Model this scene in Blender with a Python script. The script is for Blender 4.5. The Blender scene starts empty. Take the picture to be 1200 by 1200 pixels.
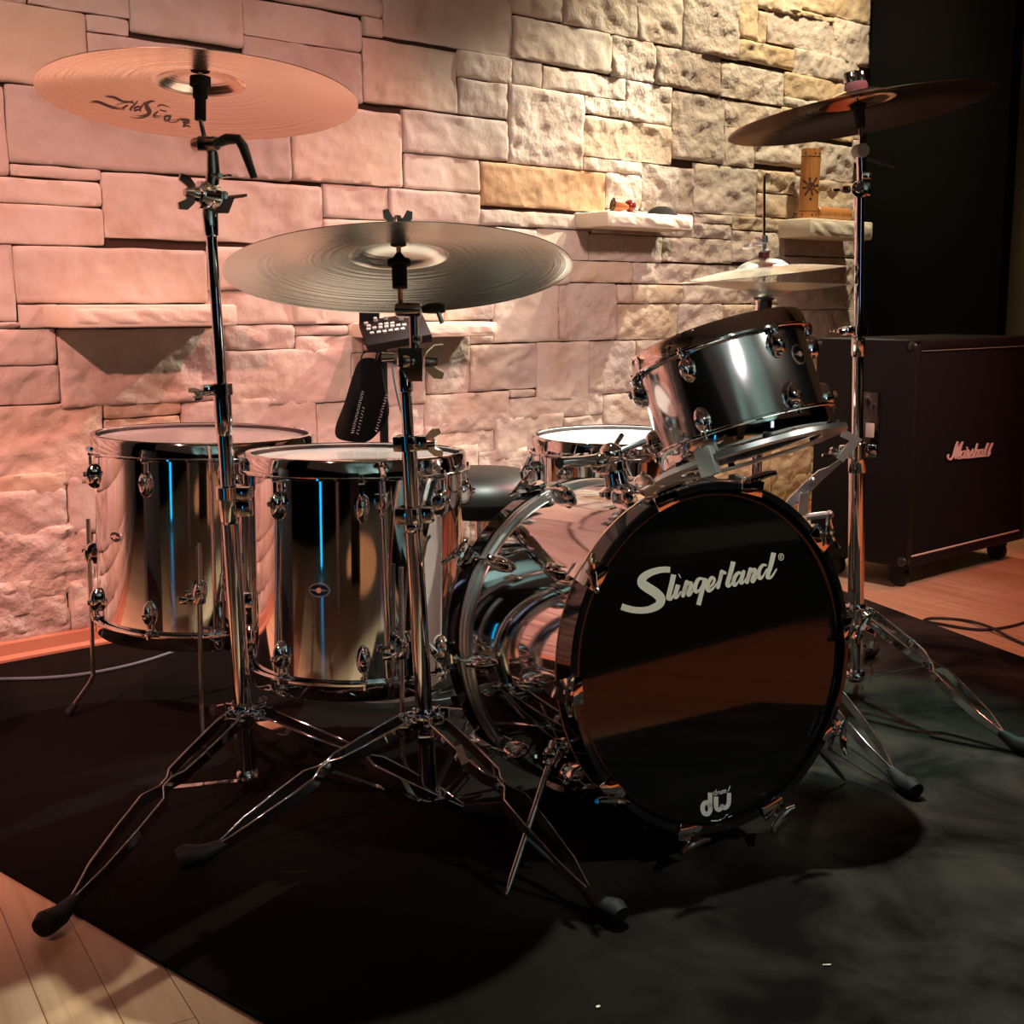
import bpy, bmesh, math, random
from math import sin, cos, pi, radians, sqrt, atan, hypot
from mathutils import Vector, Matrix, noise

scene = bpy.context.scene
COL = scene.collection
V = Vector

# ---------------------------------------------------------------- camera
F_PX, HOR, CAM_H = 1500.0, 352.0, 0.905
PITCH = atan((600 - HOR) / F_PX)
cam_data = bpy.data.cameras.new('camera')
cam_data.sensor_width = 36.0
cam_data.lens = 36.0 * F_PX / 1200.0
cam_data.clip_start = 0.02
cam = bpy.data.objects.new('camera', cam_data)
COL.objects.link(cam)
cam.location = (0, 0, CAM_H)
cam.rotation_euler = (pi / 2 - PITCH, 0, 0)
scene.camera = cam

_c, _s = cos(PITCH), sin(PITCH)
def ray(x, y):
    a, b = (x - 600) / F_PX, (600 - y) / F_PX
    return V((a, _c + b * _s, -_s + b * _c))
def at(x, y, Y):
    r = ray(x, y); t = Y / r.y
    return V((r.x * t, Y, CAM_H + r.z * t))
def ground(x, y, z=0.0):
    r = ray(x, y); t = (z - CAM_H) / r.z
    return V((r.x * t, r.y * t, z))
def on_plane(x, y, P, n):
    r = ray(x, y); o = V((0, 0, CAM_H))
    t = (P - o).dot(n) / r.dot(n)
    return o + r * t

# wall frame: u along the stone wall, w out of it, z up
WA = V((-1.301, 3.147, 0)); WD = V((0.745, 0.667, 0)).normalized(); WN = V((WD.y, -WD.x, 0))
def W(u, w, z):
    return WA + WD * u + WN * w + V((0, 0, z))
WM = Matrix((( WD.x, WN.x, 0, WA.x), (WD.y, WN.y, 0, WA.y), (0, 0, 1, 0), (0, 0, 0, 1)))   # (u,w,z) -> world (mirrored handedness)

# ---------------------------------------------------------------- world, lights, exposure
world = bpy.data.worlds.new('world'); scene.world = world
world.use_nodes = True
world.node_tree.nodes['Background'].inputs[0].default_value = (0.30, 0.2, 0.17, 1)
world.node_tree.nodes['Background'].inputs[1].default_value = 0.015
scene.view_settings.view_transform = 'Standard'
scene.view_settings.look = 'None'
scene.view_settings.exposure = 0.0
scene.view_settings.gamma = 1.0
scene.view_settings.use_curve_mapping = False
scene.cycles.use_denoising = True
scene.cycles.sample_clamp_indirect = 6.0
scene.cycles.max_bounces = 8

def light(name, kind, loc, target, color, power, size=0.1, angle=60, blend=0.4, size_y=None):
    d = bpy.data.lights.new(name, kind)
    d.color = color; d.energy = power
    if kind == 'SPOT':
        d.spot_size = radians(angle); d.spot_blend = blend; d.shadow_soft_size = size
    elif kind == 'AREA':
        d.size = size
        if size_y:
            d.shape = 'RECTANGLE'; d.size_y = size_y
    else:
        d.shadow_soft_size = size
    o = bpy.data.objects.new(name, d); COL.objects.link(o)
    o.location = loc
    o.rotation_euler = (V(target) - V(loc)).to_track_quat('-Z', 'Y').to_euler()
    return o

light('key_spot', 'SPOT', W(3.35, .50, 2.66), (.01, 3.63, .53), (1.0, .93, .76), 480, .03, 48, .6)
light('yellow_wall_spot', 'SPOT', W(3.15, .75, 3.2), W(2.95, 0, 1.8), (1.0, .84, .58), 270, .04, 78, .8)
light('cream_spot', 'SPOT', W(-1.0, 1.2, 2.66), W(.55, .0, .45), (1.0, .76, .70), 52, .05, 78, .9)
light('red_spot', 'SPOT', W(2.0, 1.25, 2.66), W(.05, .0, -.1), (1.0, .40, .38), 230, .05, 57, .9)
light('pink_spot', 'SPOT', W(-2.0, 2.3, 2.66), W(-.05, .1, .28), (1.0, .42, .35), 540, .05, 50, .9)
light('pink_wash', 'SPOT', W(1.1, 3.4, 2.9), W(2.1, .0, .1), (1.0, .66, .60), 520, .2, 42, .9)
light('overhead_spot', 'SPOT', (.12, 2.75, 3.25), (.45, 2.1, 0), (.92, 1.0, .86), 560, .03, 46, .5)
light('head_spot', 'SPOT', W(1.5, 4.9, 2.8), (.36, 2.0, .42), (1.0, 1.0, .86), 260, .04, 14, .6)
light('tom_spot', 'SPOT', (-.15, -1.2, 2.50), (.39, 2.3, .74), (.85, 1.0, .95), 40, .05, 9, .6)
light('tom_spot', 'SPOT', (.75, -1.1, 2.42), (.39, 2.3, .74), (1.0, .85, .85), 30, .04, 9, .6)
light('teal_wall_wash', 'SPOT', W(-2.0, 5.0, 1.7), W(-2.8, 6.3, 2.7), (.62, 1.0, .92), 110, .05, 130, .8)  # unseen lamp added to light the pale band that the small tom mirrors
light('teal_wall_wash', 'SPOT', W(-.8, 5.4, 1.7), W(-.8, 6.6, 2.6), (.62, 1.0, .92), 150, .05, 90, .6)  # second added lamp for the same reflected band
light('front_spot', 'SPOT', W(-1.45, 4.1, 2.9), W(-1.45, 4.1, 0), (1.0, .56, .34), 230, .05, 36, .3)
light('floor_red_spot', 'SPOT', W(2.9, 2.5, 2.7), W(2.35, 1.7, 0), (1.0, .19, .12), 130, .05, 60, .6)
light('front_red_spot', 'SPOT', (2.6, 1.1, 2.9), (2.7, 1.1, 0), (1.0, .30, .14), 330, .05, 62, .5)
light('rear_strip_spot', 'SPOT', W(3.0, 5.6, 1.6), W(3.2, 6.6, .36), (1.0, .8, .5), 30, .05, 60, .8)  # added to light the pale rear strip mirrored in the drum head
light('magenta_spot', 'SPOT', W(2.3, 1.3, 2.66), (.56, 2.83, .93), (1.0, .45, .62), 160, .03, 15, .6)
light('baseboard_red_spot', 'SPOT', W(-.7, 1.3, 2.66), W(.05, .05, 0), (1.0, .16, .11), 60, .04, 26, .8)
light('teal_floor_spot', 'SPOT', W(2.9, .9, 3.0), ground(1035, 850), (.35, 1.0, .82), 420, .03, 13, .7)


# ---------------------------------------------------------------- materials
MATS = {}
def mat(name, color=(0.5, 0.5, 0.5), rough=0.5, metal=0.0, emit=None, strength=0.0, coat=0.0, ior=1.5, spec=None):
    m = bpy.data.materials.new(name); m.use_nodes = True
    p = m.node_tree.nodes['Principled BSDF']
    p.inputs['Base Color'].default_value = (*color, 1)
    p.inputs['Roughness'].default_value = rough
    p.inputs['Metallic'].default_value = metal
    p.inputs['Coat Weight'].default_value = coat
    p.inputs['IOR'].default_value = ior
    if spec is not None: p.inputs['Specular IOR Level'].default_value = spec
    if emit:
        p.inputs['Emission Color'].default_value = (*emit, 1)
        p.inputs['Emission Strength'].default_value = strength
    MATS[name] = m
    return m
class NT:
    def __init__(s, m): s.t = m.node_tree; s.p = s.t.nodes['Principled BSDF']
    def n(s, typ, **kw):
        o = s.t.nodes.new(typ)
        for k, v in kw.items():
            if k.startswith('i_'): o.inputs[int(k[2:])].default_value = v
            else: setattr(o, k, v)
        return o
    def l(s, a, b): s.t.links.new(a, b)
def ramp(nt, fac, stops):
    r = nt.n('ShaderNodeValToRGB')
    e = r.color_ramp.elements
    while len(e) < len(stops): e.new(0.5)
    for i, (pos, colr) in enumerate(stops):
        e[i].position = pos; e[i].color = (*colr, 1)
    nt.l(fac, r.inputs[0]); return r
def noise_bump(m, scale, strength, dist=0.002, detail=4.0, coords='Object', stretch=None):
    nt = NT(m); tc = nt.n('ShaderNodeTexCoord'); src = tc.outputs[coords]
    if stretch:
        mp = nt.n('ShaderNodeMapping'); mp.inputs['Scale'].default_value = stretch
        nt.l(src, mp.inputs[0]); src = mp.outputs[0]
    nz = nt.n('ShaderNodeTexNoise'); nz.inputs['Scale'].default_value = scale; nz.inputs['Detail'].default_value = detail
    nt.l(src, nz.inputs['Vector'])
    b = nt.n('ShaderNodeBump'); b.inputs['Strength'].default_value = strength; b.inputs['Distance'].default_value = dist
    nt.l(nz.outputs[0], b.inputs['Height']); nt.l(b.outputs[0], nt.p.inputs['Normal'])
    return nt, nz

chrome = mat('chrome', (0.86, 0.86, 0.87), 0.05, 1.0)
scuffed_chrome = mat('scuffed_chrome', (0.84, 0.85, 0.86), 0.09, 1.0)
nt = NT(scuffed_chrome); tg = nt.n('ShaderNodeTangent', direction_type='RADIAL', axis='Z'); nt.l(tg.outputs[0], nt.p.inputs['Tangent'])
nt.p.inputs['Anisotropic'].default_value = 0.9
bright_steel = mat('bright_satin_steel', (0.88, 0.88, 0.87), 0.28, 1.0)
steel = mat('satin_steel', (0.62, 0.61, 0.6), 0.22, 1.0)
dark_chrome = mat('black_nickel', (0.52, 0.47, 0.44), 0.2, 1.0)
rubber = mat('black_rubber', (0.006, 0.006, 0.006), 0.65, spec=0.3)
felt = mat('black_felt', (0.012, 0.011, 0.011), 0.95, spec=0.1)
maroon_felt = mat('maroon_felt', (0.10, 0.035, 0.04), 0.95, spec=0.1)
plastic = mat('black_plastic', (0.014, 0.013, 0.013), 0.38)
grey_metal = mat('grey_painted_metal', (0.22, 0.23, 0.21), 0.45)
gloss_black = mat('black_lacquer', (0.006, 0.006, 0.006), 0.06, coat=0.3)
drumhead_black = mat('black_drumhead', (0.004, 0.004, 0.004), 0.035)
head_white = mat('white_coated_drumhead', (0.82, 0.80, 0.78), 0.45)
head_clear = mat('milky_drumhead', (0.40, 0.35, 0.33), 0.14)
cream = mat('cream_print', (0.80, 0.78, 0.66), 0.5)
logo_pink = mat('cream_plastic_script', (0.72, 0.55, 0.47), 0.4)
logo_grey = mat('grey_print', (0.60, 0.57, 0.54), 0.5)
dark_print = mat('dark_ink', (0.10, 0.045, 0.045), 0.5)
badge_black = mat('badge_enamel', (0.01, 0.01, 0.01), 0.15)
badge_red = mat('badge_red_jewel', (0.62, 0.34, 0.28), 0.25)
vinyl = mat('black_vinyl_seat', (0.008, 0.009, 0.008), 0.4, spec=0.35)
button_white = mat('white_button', (0.85, 0.80, 0.76), 0.45)
white_stitch = mat('white_lettering', (0.75, 0.70, 0.66), 0.6)
bamboo = mat('bamboo', (0.50, 0.21, 0.06), 0.42)
burnt = mat('burnt_ink', (0.06, 0.02, 0.01), 0.7)
wood_orange = mat('varnished_orange_wood', (0.42, 0.13, 0.045), 0.3)
wood_red = mat('varnished_red_wood', (0.20, 0.02, 0.015), 0.2)
cloth_dark = mat('dark_cloth', (0.012, 0.009, 0.009), 0.9, spec=0.2)
piping = mat('cream_piping', (0.62, 0.52, 0.43), 0.5)
grille = mat('black_grille_cloth', (0.006, 0.005, 0.005), 0.85, spec=0.15)
cable_grey = mat('blue_grey_cable', (0.10, 0.13, 0.16), 0.45)
cable_black = mat('black_cable', (0.01, 0.01, 0.01), 0.5)
paper = mat('pale_paper', (0.7, 0.62, 0.5), 0.8)
sticker = mat('paper_sticker', (0.55, 0.42, 0.33), 0.6)
blk_wall = mat('black_fabric_panel', (0.0035, 0.0032, 0.003), 0.95, spec=0.1)
olive = mat('olive_paint', (0.10, 0.10, 0.05), 0.8, spec=0.2)
dark_paint = mat('dark_paint', (0.005, 0.0045, 0.004), 0.9, spec=0.1)
ceiling_mat = mat('grey_ceiling', (0.22, 0.22, 0.21), 0.9, spec=0.1)
white_paint = mat('pale_door_paint', (0.45, 0.42, 0.42), 0.6)
pane_glow = mat('daylit_window_pane', (0.2, 0.2, 0.25), 0.3, emit=(0.62, 0.66, 1.0), strength=2.2)
cyan_glow = mat('cyan_lamp_tube', (0.02, 0.1, 0.12), 0.3, emit=(0.01, 0.38, 0.75), strength=2.0)
noise_bump(vinyl, 260, 0.15, 0.001)
noise_bump(grille, 400, 0.4, 0.001)

# cymbal bronze: lathe rings in the bump, radial anisotropy
def bronze(name, color, rough, bump=(0.22, 0.0009), aniso=0.55):
    m = mat(name, color, rough, 1.0)
    nt = NT(m); tc = nt.n('ShaderNodeTexCoord')
    sx = nt.n('ShaderNodeSeparateXYZ'); nt.l(tc.outputs['Object'], sx.inputs[0])
    cb = nt.n('ShaderNodeCombineXYZ'); nt.l(sx.outputs[0], cb.inputs[0]); nt.l(sx.outputs[1], cb.inputs[1])
    ln = nt.n('ShaderNodeVectorMath', operation='LENGTH'); nt.l(cb.outputs[0], ln.inputs[0])
    ml = nt.n('ShaderNodeMath', operation='MULTIPLY'); ml.inputs[1].default_value = 120.0
    nt.l(ln.outputs['Value'], ml.inputs[0])
    nz = nt.n('ShaderNodeTexNoise', noise_dimensions='1D'); nz.inputs['Scale'].default_value = 1.0; nz.inputs['Detail'].default_value = 3
    nt.l(ml.outputs[0], nz.inputs['W'])
    b = nt.n('ShaderNodeBump'); b.inputs['Strength'].default_value = bump[0]; b.inputs['Distance'].default_value = bump[1]
    nt.l(nz.outputs[0], b.inputs['Height']); nt.l(b.outputs[0], nt.p.inputs['Normal'])
    tg = nt.n('ShaderNodeTangent', direction_type='RADIAL', axis='Z')
    nt.l(tg.outputs[0], nt.p.inputs['Tangent'])
    nt.p.inputs['Anisotropic'].default_value = aniso
    return m
bronze_bright = bronze('bright_bronze', (0.97, 0.76, 0.60), 0.18, (0.5, 0.0014), 0.5)
bronze_grey = bronze('grey_bronze', (0.86, 0.84, 0.70), 0.20, (0.3, 0.0012), 0.5)
bronze_hat = bronze('pale_bronze', (0.90, 0.84, 0.72), 0.36, (0.3, 0.0009), 0.3)
bronze_dark = bronze('dark_bronze', (0.60, 0.40, 0.29), 0.15)

# limestone: every stone has its own tint (attribute), blotches and grain on top
stone = mat('split_face_limestone', (0.6, 0.5, 0.4), 0.92, spec=0.15)
nt = NT(stone)
at_ = nt.n('ShaderNodeAttribute', attribute_name='tint')
base = ramp(nt, at_.outputs['Fac'], [(0.0, (0.50, 0.43, 0.37)), (0.35, (0.60, 0.52, 0.45)), (0.7, (0.68, 0.60, 0.51)), (0.86, (0.60, 0.47, 0.31)), (1.0, (0.54, 0.35, 0.20))])
tc = nt.n('ShaderNodeTexCoord')
n1 = nt.n('ShaderNodeTexNoise'); n1.inputs['Scale'].default_value = 4.5; n1.inputs['Detail'].default_value = 7; n1.inputs['Roughness'].default_value = 0.62; n1.inputs['Distortion'].default_value = 0.4
nt.l(tc.outputs['Object'], n1.inputs['Vector'])
mx = nt.n('ShaderNodeMix', data_type='RGBA', blend_type='MULTIPLY'); mx.inputs[0].default_value = 0.8
rr = ramp(nt, n1.outputs[0], [(0.28, (0.70, 0.56, 0.46)), (0.42, (0.92, 0.84, 0.78)), (0.55, (1, 1, 1)), (0.72, (1.0, 0.95, 0.80))])
nt.l(base.outputs[0], mx.inputs[6]); nt.l(rr.outputs[0], mx.inputs[7]); nt.l(mx.outputs[2], nt.p.inputs['Base Color'])
n2 = nt.n('ShaderNodeTexNoise'); n2.inputs['Scale'].default_value = 38; n2.inputs['Detail'].default_value = 8; n2.inputs['Roughness'].default_value = 0.58
nt.l(tc.outputs['Object'], n2.inputs['Vector'])
ar = nt.n('ShaderNodeAttribute', attribute_name='rough')
bp = nt.n('ShaderNodeBump'); bp.inputs['Distance'].default_value = 0.008
nt.l(ar.outputs['Fac'], bp.inputs['Strength'])
nt.l(n2.outputs[0], bp.inputs['Height']); nt.l(bp.outputs[0], nt.p.inputs['Normal'])
mortar = mat('dark_mortar', (0.05, 0.03, 0.022), 0.95, spec=0.1)
shelf_stone = mat('sawn_limestone', (0.80, 0.72, 0.58), 0.8, spec=0.2)
noise_bump(shelf_stone, 60, 0.5, 0.003, 6)

# maple strip floor
maple = mat('maple_strip_floor', (0.7, 0.45, 0.26), 0.32)
nt = NT(maple)
tc = nt.n('ShaderNodeTexCoord'); mp = nt.n('ShaderNodeMapping')
mp.inputs['Rotation'].default_value = (0, 0, radians(59.6))
nt.l(tc.outputs['Object'], mp.inputs[0])
bk = nt.n('ShaderNodeTexBrick', offset=0.37)
bk.inputs['Color1'].default_value = (0.62, 0.40, 0.235, 1); bk.inputs['Color2'].default_value = (0.76, 0.53, 0.34, 1)
bk.inputs['Mortar'].default_value = (0.12, 0.05, 0.025, 1)
bk.inputs['Scale'].default_value = 1.0; bk.inputs['Mortar Size'].default_value = 0.0008; bk.inputs['Brick Width'].default_value = 1.1; bk.inputs['Row Height'].default_value = 0.083
bk.inputs['Bias'].default_value = 0.1
nt.l(mp.outputs[0], bk.inputs['Vector'])
mp2 = nt.n('ShaderNodeMapping'); mp2.inputs['Scale'].default_value = (2.2, 34, 1); nt.l(mp.outputs[0], mp2.inputs[0])
gn = nt.n('ShaderNodeTexNoise'); gn.inputs['Scale'].default_value = 1.6; gn.inputs['Detail'].default_value = 5; gn.inputs['Distortion'].default_value = 0.6
nt.l(mp2.outputs[0], gn.inputs['Vector'])
gr = ramp(nt, gn.outputs[0], [(0.35, (0.80, 0.70, 0.60)), (0.6, (1, 1, 1))])
mx = nt.n('ShaderNodeMix', data_type='RGBA', blend_type='MULTIPLY'); mx.inputs[0].default_value = 0.7
nt.l(bk.outputs[0], mx.inputs[6]); nt.l(gr.outputs[0], mx.inputs[7]); nt.l(mx.outputs[2], nt.p.inputs['Base Color'])
baseboard_wood = mat('baseboard_wood', (0.52, 0.22, 0.13), 0.4)

# carpet: black pile with dusty smudges
carpet_mat = mat('black_carpet', (0.012, 0.011, 0.01), 1.0, spec=0.07)
nt = NT(carpet_mat)
tc = nt.n('ShaderNodeTexCoord')
n1 = nt.n('ShaderNodeTexNoise'); n1.inputs['Scale'].default_value = 4.2; n1.inputs['Detail'].default_value = 6; n1.inputs['Roughness'].default_value = 0.6; n1.inputs['Distortion'].default_value = 0.5
nt.l(tc.outputs['Object'], n1.inputs['Vector'])
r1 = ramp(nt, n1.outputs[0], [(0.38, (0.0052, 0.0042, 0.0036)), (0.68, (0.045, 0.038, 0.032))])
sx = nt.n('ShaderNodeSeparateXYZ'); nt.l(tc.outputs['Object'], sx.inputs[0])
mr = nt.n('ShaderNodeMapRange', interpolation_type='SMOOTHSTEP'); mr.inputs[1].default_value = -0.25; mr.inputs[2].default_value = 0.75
nt.l(sx.outputs[0], mr.inputs[0])            # dust grows to the right; shade on the left is painted in here too
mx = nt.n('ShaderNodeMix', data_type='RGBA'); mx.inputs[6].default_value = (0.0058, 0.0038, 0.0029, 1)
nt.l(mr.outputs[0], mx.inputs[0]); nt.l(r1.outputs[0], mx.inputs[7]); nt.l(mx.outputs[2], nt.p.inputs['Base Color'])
n2 = nt.n('ShaderNodeTexNoise'); n2.inputs['Scale'].default_value = 900; n2.inputs['Detail'].default_value = 2
nt.l(tc.outputs['Object'], n2.inputs['Vector'])
bp = nt.n('ShaderNodeBump'); bp.inputs['Strength'].default_value = 0.6; bp.inputs['Distance'].default_value = 0.003
nt.l(n2.outputs[0], bp.inputs['Height']); nt.l(bp.outputs[0], nt.p.inputs['Normal'])


# bamboo grain
nt, nz = noise_bump(bamboo, 40, 0.2, 0.001, 4, 'Object', (8, 8, 0.6))
rb = ramp(nt, nz.outputs[0], [(0.3, (0.40, 0.15, 0.04)), (0.7, (0.60, 0.27, 0.085))]); nt.l(rb.outputs[0], nt.p.inputs['Base Color'])
# cabinet tolex
tolex = mat('black_tolex', (0.006, 0.0045, 0.004), 0.6, spec=0.25)
noise_bump(tolex, 300, 0.35, 0.001)

# ---------------------------------------------------------------- mesh building
class MB:
    def __init__(s): s.v = []; s.f = []; s.tint = []
    def add(s, vs, fs, M=None):
        b = len(s.v)
        s.v += [(M @ V(p)) if M else V(p) for p in vs]
        s.f += [tuple(i + b for i in f) for f in fs]
        return s
    def lathe(s, prof, M=None, seg=48, closed=False, cap0=False, cap1=False):
        n = len(prof); vs = []; fs = []
        for k in range(seg):
            a = 2 * pi * k / seg
            for r, z in prof: vs.append((r * cos(a), r * sin(a), z))
        m = n if closed else n - 1
        for k in range(seg):
            k2 = (k + 1) % seg
            for i in range(m):
                j = (i + 1) % n
                fs.append((k * n + i, k2 * n + i, k2 * n + j, k * n + j))
        if cap0: fs.append(tuple(k * n for k in range(seg))[::-1])
        if cap1: fs.append(tuple(k * n + n - 1 for k in range(seg)))
        return s.add(vs, fs, M)
    def tube(s, pts, r, seg=12, M=None, caps=True):
        pts = [V(p) for p in pts]; n = len(pts)
        rr = r if isinstance(r, (list, tuple)) else [r] * n
        T = []
        for i in range(n):
            a = pts[max(i - 1, 0)]; b = pts[min(i + 1, n - 1)]
            T.append((b - a).normalized())
        up = V((0, 0, 1)) if abs(T[0].z) < 0.9 else V((1, 0, 0))
        x = T[0].cross(up).normalized(); vs = []; fs = []
        for i in range(n):
            x = (x - T[i] * x.dot(T[i])).normalized(); y = T[i].cross(x)
            for k in range(seg):
                a = 2 * pi * k / seg
                vs.append(pts[i] + (x * cos(a) + y * sin(a)) * rr[i])
        for i in range(n - 1):
            for k in range(seg):
                k2 = (k + 1) % seg
                fs.append((i * seg + k, i * seg + k2, (i + 1) * seg + k2, (i + 1) * seg + k))
        if caps:
            fs.append(tuple(range(seg))[::-1]); fs.append(tuple((n - 1) * seg + k for k in range(seg)))
        return s.add(vs, fs, M)
    def box(s, c, d, M=None, ch=0.0):
        x, y, z = (q / 2 for q in d)
        if ch <= 0:
            vs = [(c[0] + i * x, c[1] + j * y, c[2] + k * z) for i in (-1, 1) for j in (-1, 1) for k in (-1, 1)]
            return s.add(vs, [(0, 1, 3, 2), (4, 6, 7, 5), (0, 4, 5, 1), (2, 3, 7, 6), (0, 2, 6, 4), (1, 5, 7, 3)], M)
        bm = bmesh.new(); bmesh.ops.create_cube(bm, size=1.0)
        bmesh.ops.scale(bm, vec=(2 * x, 2 * y, 2 * z), verts=bm.verts)
        bmesh.ops.bevel(bm, geom=bm.edges[:], offset=ch, segments=2, affect='EDGES', profile=0.5)
        bmesh.ops.translate(bm, vec=c, verts=bm.verts)
        bm.verts.index_update()
        vs = [v.co.copy() for v in bm.verts]; fs = [tuple(v.index for v in f.verts) for f in bm.faces]; bm.free()
        return s.add(vs, fs, M)
    def prism(s, poly, z0, z1, M=None):
        n = len(poly)
        ar = sum(poly[i][0] * poly[(i + 1) % n][1] - poly[(i + 1) % n][0] * poly[i][1] for i in range(n))
        if ar < 0: poly = poly[::-1]
        vs = [(x, y, z0) for x, y in poly] + [(x, y, z1) for x, y in poly]
        fs = [tuple(range(n))[::-1], tuple(range(n, 2 * n))] + [(i, (i + 1) % n, n + (i + 1) % n, n + i) for i in range(n)]
        return s.add(vs, fs, M)
    def ball(s, c, r, M=None, seg=16, rings=10):
        rx, ry, rz = r if isinstance(r, (tuple, list)) else (r, r, r)
        vs = [(c[0], c[1], c[2] + rz)]; fs = []
        for i in range(1, rings):
            p = pi * i / rings
            for k in range(seg):
                a = 2 * pi * k / seg
                vs.append((c[0] + rx * sin(p) * cos(a), c[1] + ry * sin(p) * sin(a), c[2] + rz * cos(p)))
        vs.append((c[0], c[1], c[2] - rz))
        for k in range(seg):
            k2 = (k + 1) % seg
            fs.append((0, 1 + k, 1 + k2))
            for i in range(rings - 2):
                a = 1 + i * seg
                fs.append((a + k, a + seg + k, a + seg + k2, a + k2))
            e = 1 + (rings - 2) * seg
            fs.append((e + k, len(vs) - 1, e + k2))
        return s.add(vs, fs, M)
    def loft(s, rings, M=None, cap=True):
        n = len(rings[0]); vs = [p for r in rings for p in r]; fs = []
        for i in range(len(rings) - 1):
            for k in range(n):
                k2 = (k + 1) % n
                fs.append((i * n + k, i * n + k2, (i + 1) * n + k2, (i + 1) * n + k))
        if cap:
            fs.append(tuple(range(n))[::-1]); fs.append(tuple((len(rings) - 1) * n + k for k in range(n)))
        return s.add(vs, fs, M)
    def build(s, name, m, parent=None, sharp=35, smooth=True, recalc=False):
        me = bpy.data.meshes.new(name)
        org = V((0, 0, 0)); MI = None
        if parent is not None:
            MI = PM[parent.name].inverted()
            vs = [MI @ p for p in s.v] if s_world(s) else s.v
        else:
            vs = s.v
        me.from_pydata([tuple(p) for p in vs], [], s.f)
        if recalc:
            bm = bmesh.new(); bm.from_mesh(me); bmesh.ops.recalc_face_normals(bm, faces=bm.faces); bm.to_mesh(me); bm.free()
        if smooth:
            me.polygons.foreach_set('use_smooth', [True] * len(me.polygons))
            me.set_sharp_from_angle(angle=radians(sharp))
        me.materials.append(m)
        o = bpy.data.objects.new(name, me); COL.objects.link(o)
        if parent is not None:
            o.parent = parent
            PM[o.name] = PM[parent.name]
        else:
            PM[o.name] = Matrix.Identity(4)
        me.update()
        return o
PM = {}
def s_world(mb): return getattr(mb, 'world', False)
def WB():
    m = MB(); m.world = True
    return m
def thing(name, label, cat, M=None, group=None):
    o = bpy.data.objects.new(name, None); COL.objects.link(o)
    M = M if M is not None else Matrix.Identity(4)
    o.matrix_world = M; o.empty_display_size = 0.05
    PM[o.name] = M
    return tag(o, label, cat, group)
def tag(o, label, cat, group=None):
    o['label'] = label; o['category'] = cat
    if group: o['group'] = group
    return o
def recentre(o, loc):
    loc = V(loc); o.data.transform(Matrix.Translation(-loc)); o.location = loc
    return o
def struct(name, mb, m, **kw):
    o = mb.build(name, m, None, **kw); o['kind'] = 'structure'
    return o
def T(p): return Matrix.Translation(V(p))
def frame(C, n, xh=(1, 0, 0)):
    n = V(n).normalized(); x = V(xh); x = (x - n * x.dot(n)).normalized(); y = n.cross(x)
    C = V(C)
    return Matrix(((x.x, y.x, n.x, C.x), (x.y, y.y, n.y, C.y), (x.z, y.z, n.z, C.z), (0, 0, 0, 1)))
def smooth_path(pts, k=6):
    pts = [tuple(p) for p in pts]; out = []
    n = len(pts)
    if n < 3: return [tuple(p) for p in pts]
    for i in range(n - 1):
        p0 = pts[max(i - 1, 0)]; p1 = pts[i]; p2 = pts[i + 1]; p3 = pts[min(i + 2, n - 1)]
        for j in range(k):
            t = j / k
            out.append(tuple(0.5 * (2 * b + (c - a) * t + (2 * a - 5 * b + 4 * c - d) * t * t + (3 * b - a - 3 * c + d) * t ** 3) for a, b, c, d in zip(p0, p1, p2, p3)))
    out.append(pts[-1]); return out
def strokes(mb, lst, conv, lift):
    """flat brush strokes: lst of lists of (x, y, width) in drawing units; conv(x, y) -> point, lift = offset vector or function"""
    for ln in lst:
        q = smooth_path(ln) if len(ln) > 2 else ln
        n = len(q); vs = []
        for i in range(n):
            a = q[max(i - 1, 0)]; b = q[min(i + 1, n - 1)]
            dx, dy = b[0] - a[0], b[1] - a[1]; L = hypot(dx, dy) or 1
            nx, ny = -dy / L, dx / L; w = q[i][2] / 2
            for sgn in (1, -1):
                vs.append(conv(q[i][0] + nx * w * sgn, q[i][1] + ny * w * sgn) + lift)
        mb.add(vs, [(2 * i, 2 * i + 1, 2 * i + 3, 2 * i + 2) for i in range(n - 1)])
        for e in (q[0], q[-1]):
            vs = [conv(e[0] + e[2] / 2 * cos(a), e[1] + e[2] / 2 * sin(a)) + lift * 1.02 for a in [2 * pi * k / 10 for k in range(10)]] if e[2] < 30 else None
            if vs: mb.add(vs, [tuple(range(10))])

# ================================================================ THE SETTING
ROOM_U0, ROOM_U1, ROOM_W1, ROOM_H = -3.3, 3.76, 6.6, 3.4

def quad_mesh(pts, name, m):
    b = MB(); b.add([tuple(p) for p in pts], [(0, 1, 2, 3)])
    return struct(name, b, m, smooth=False)

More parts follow.
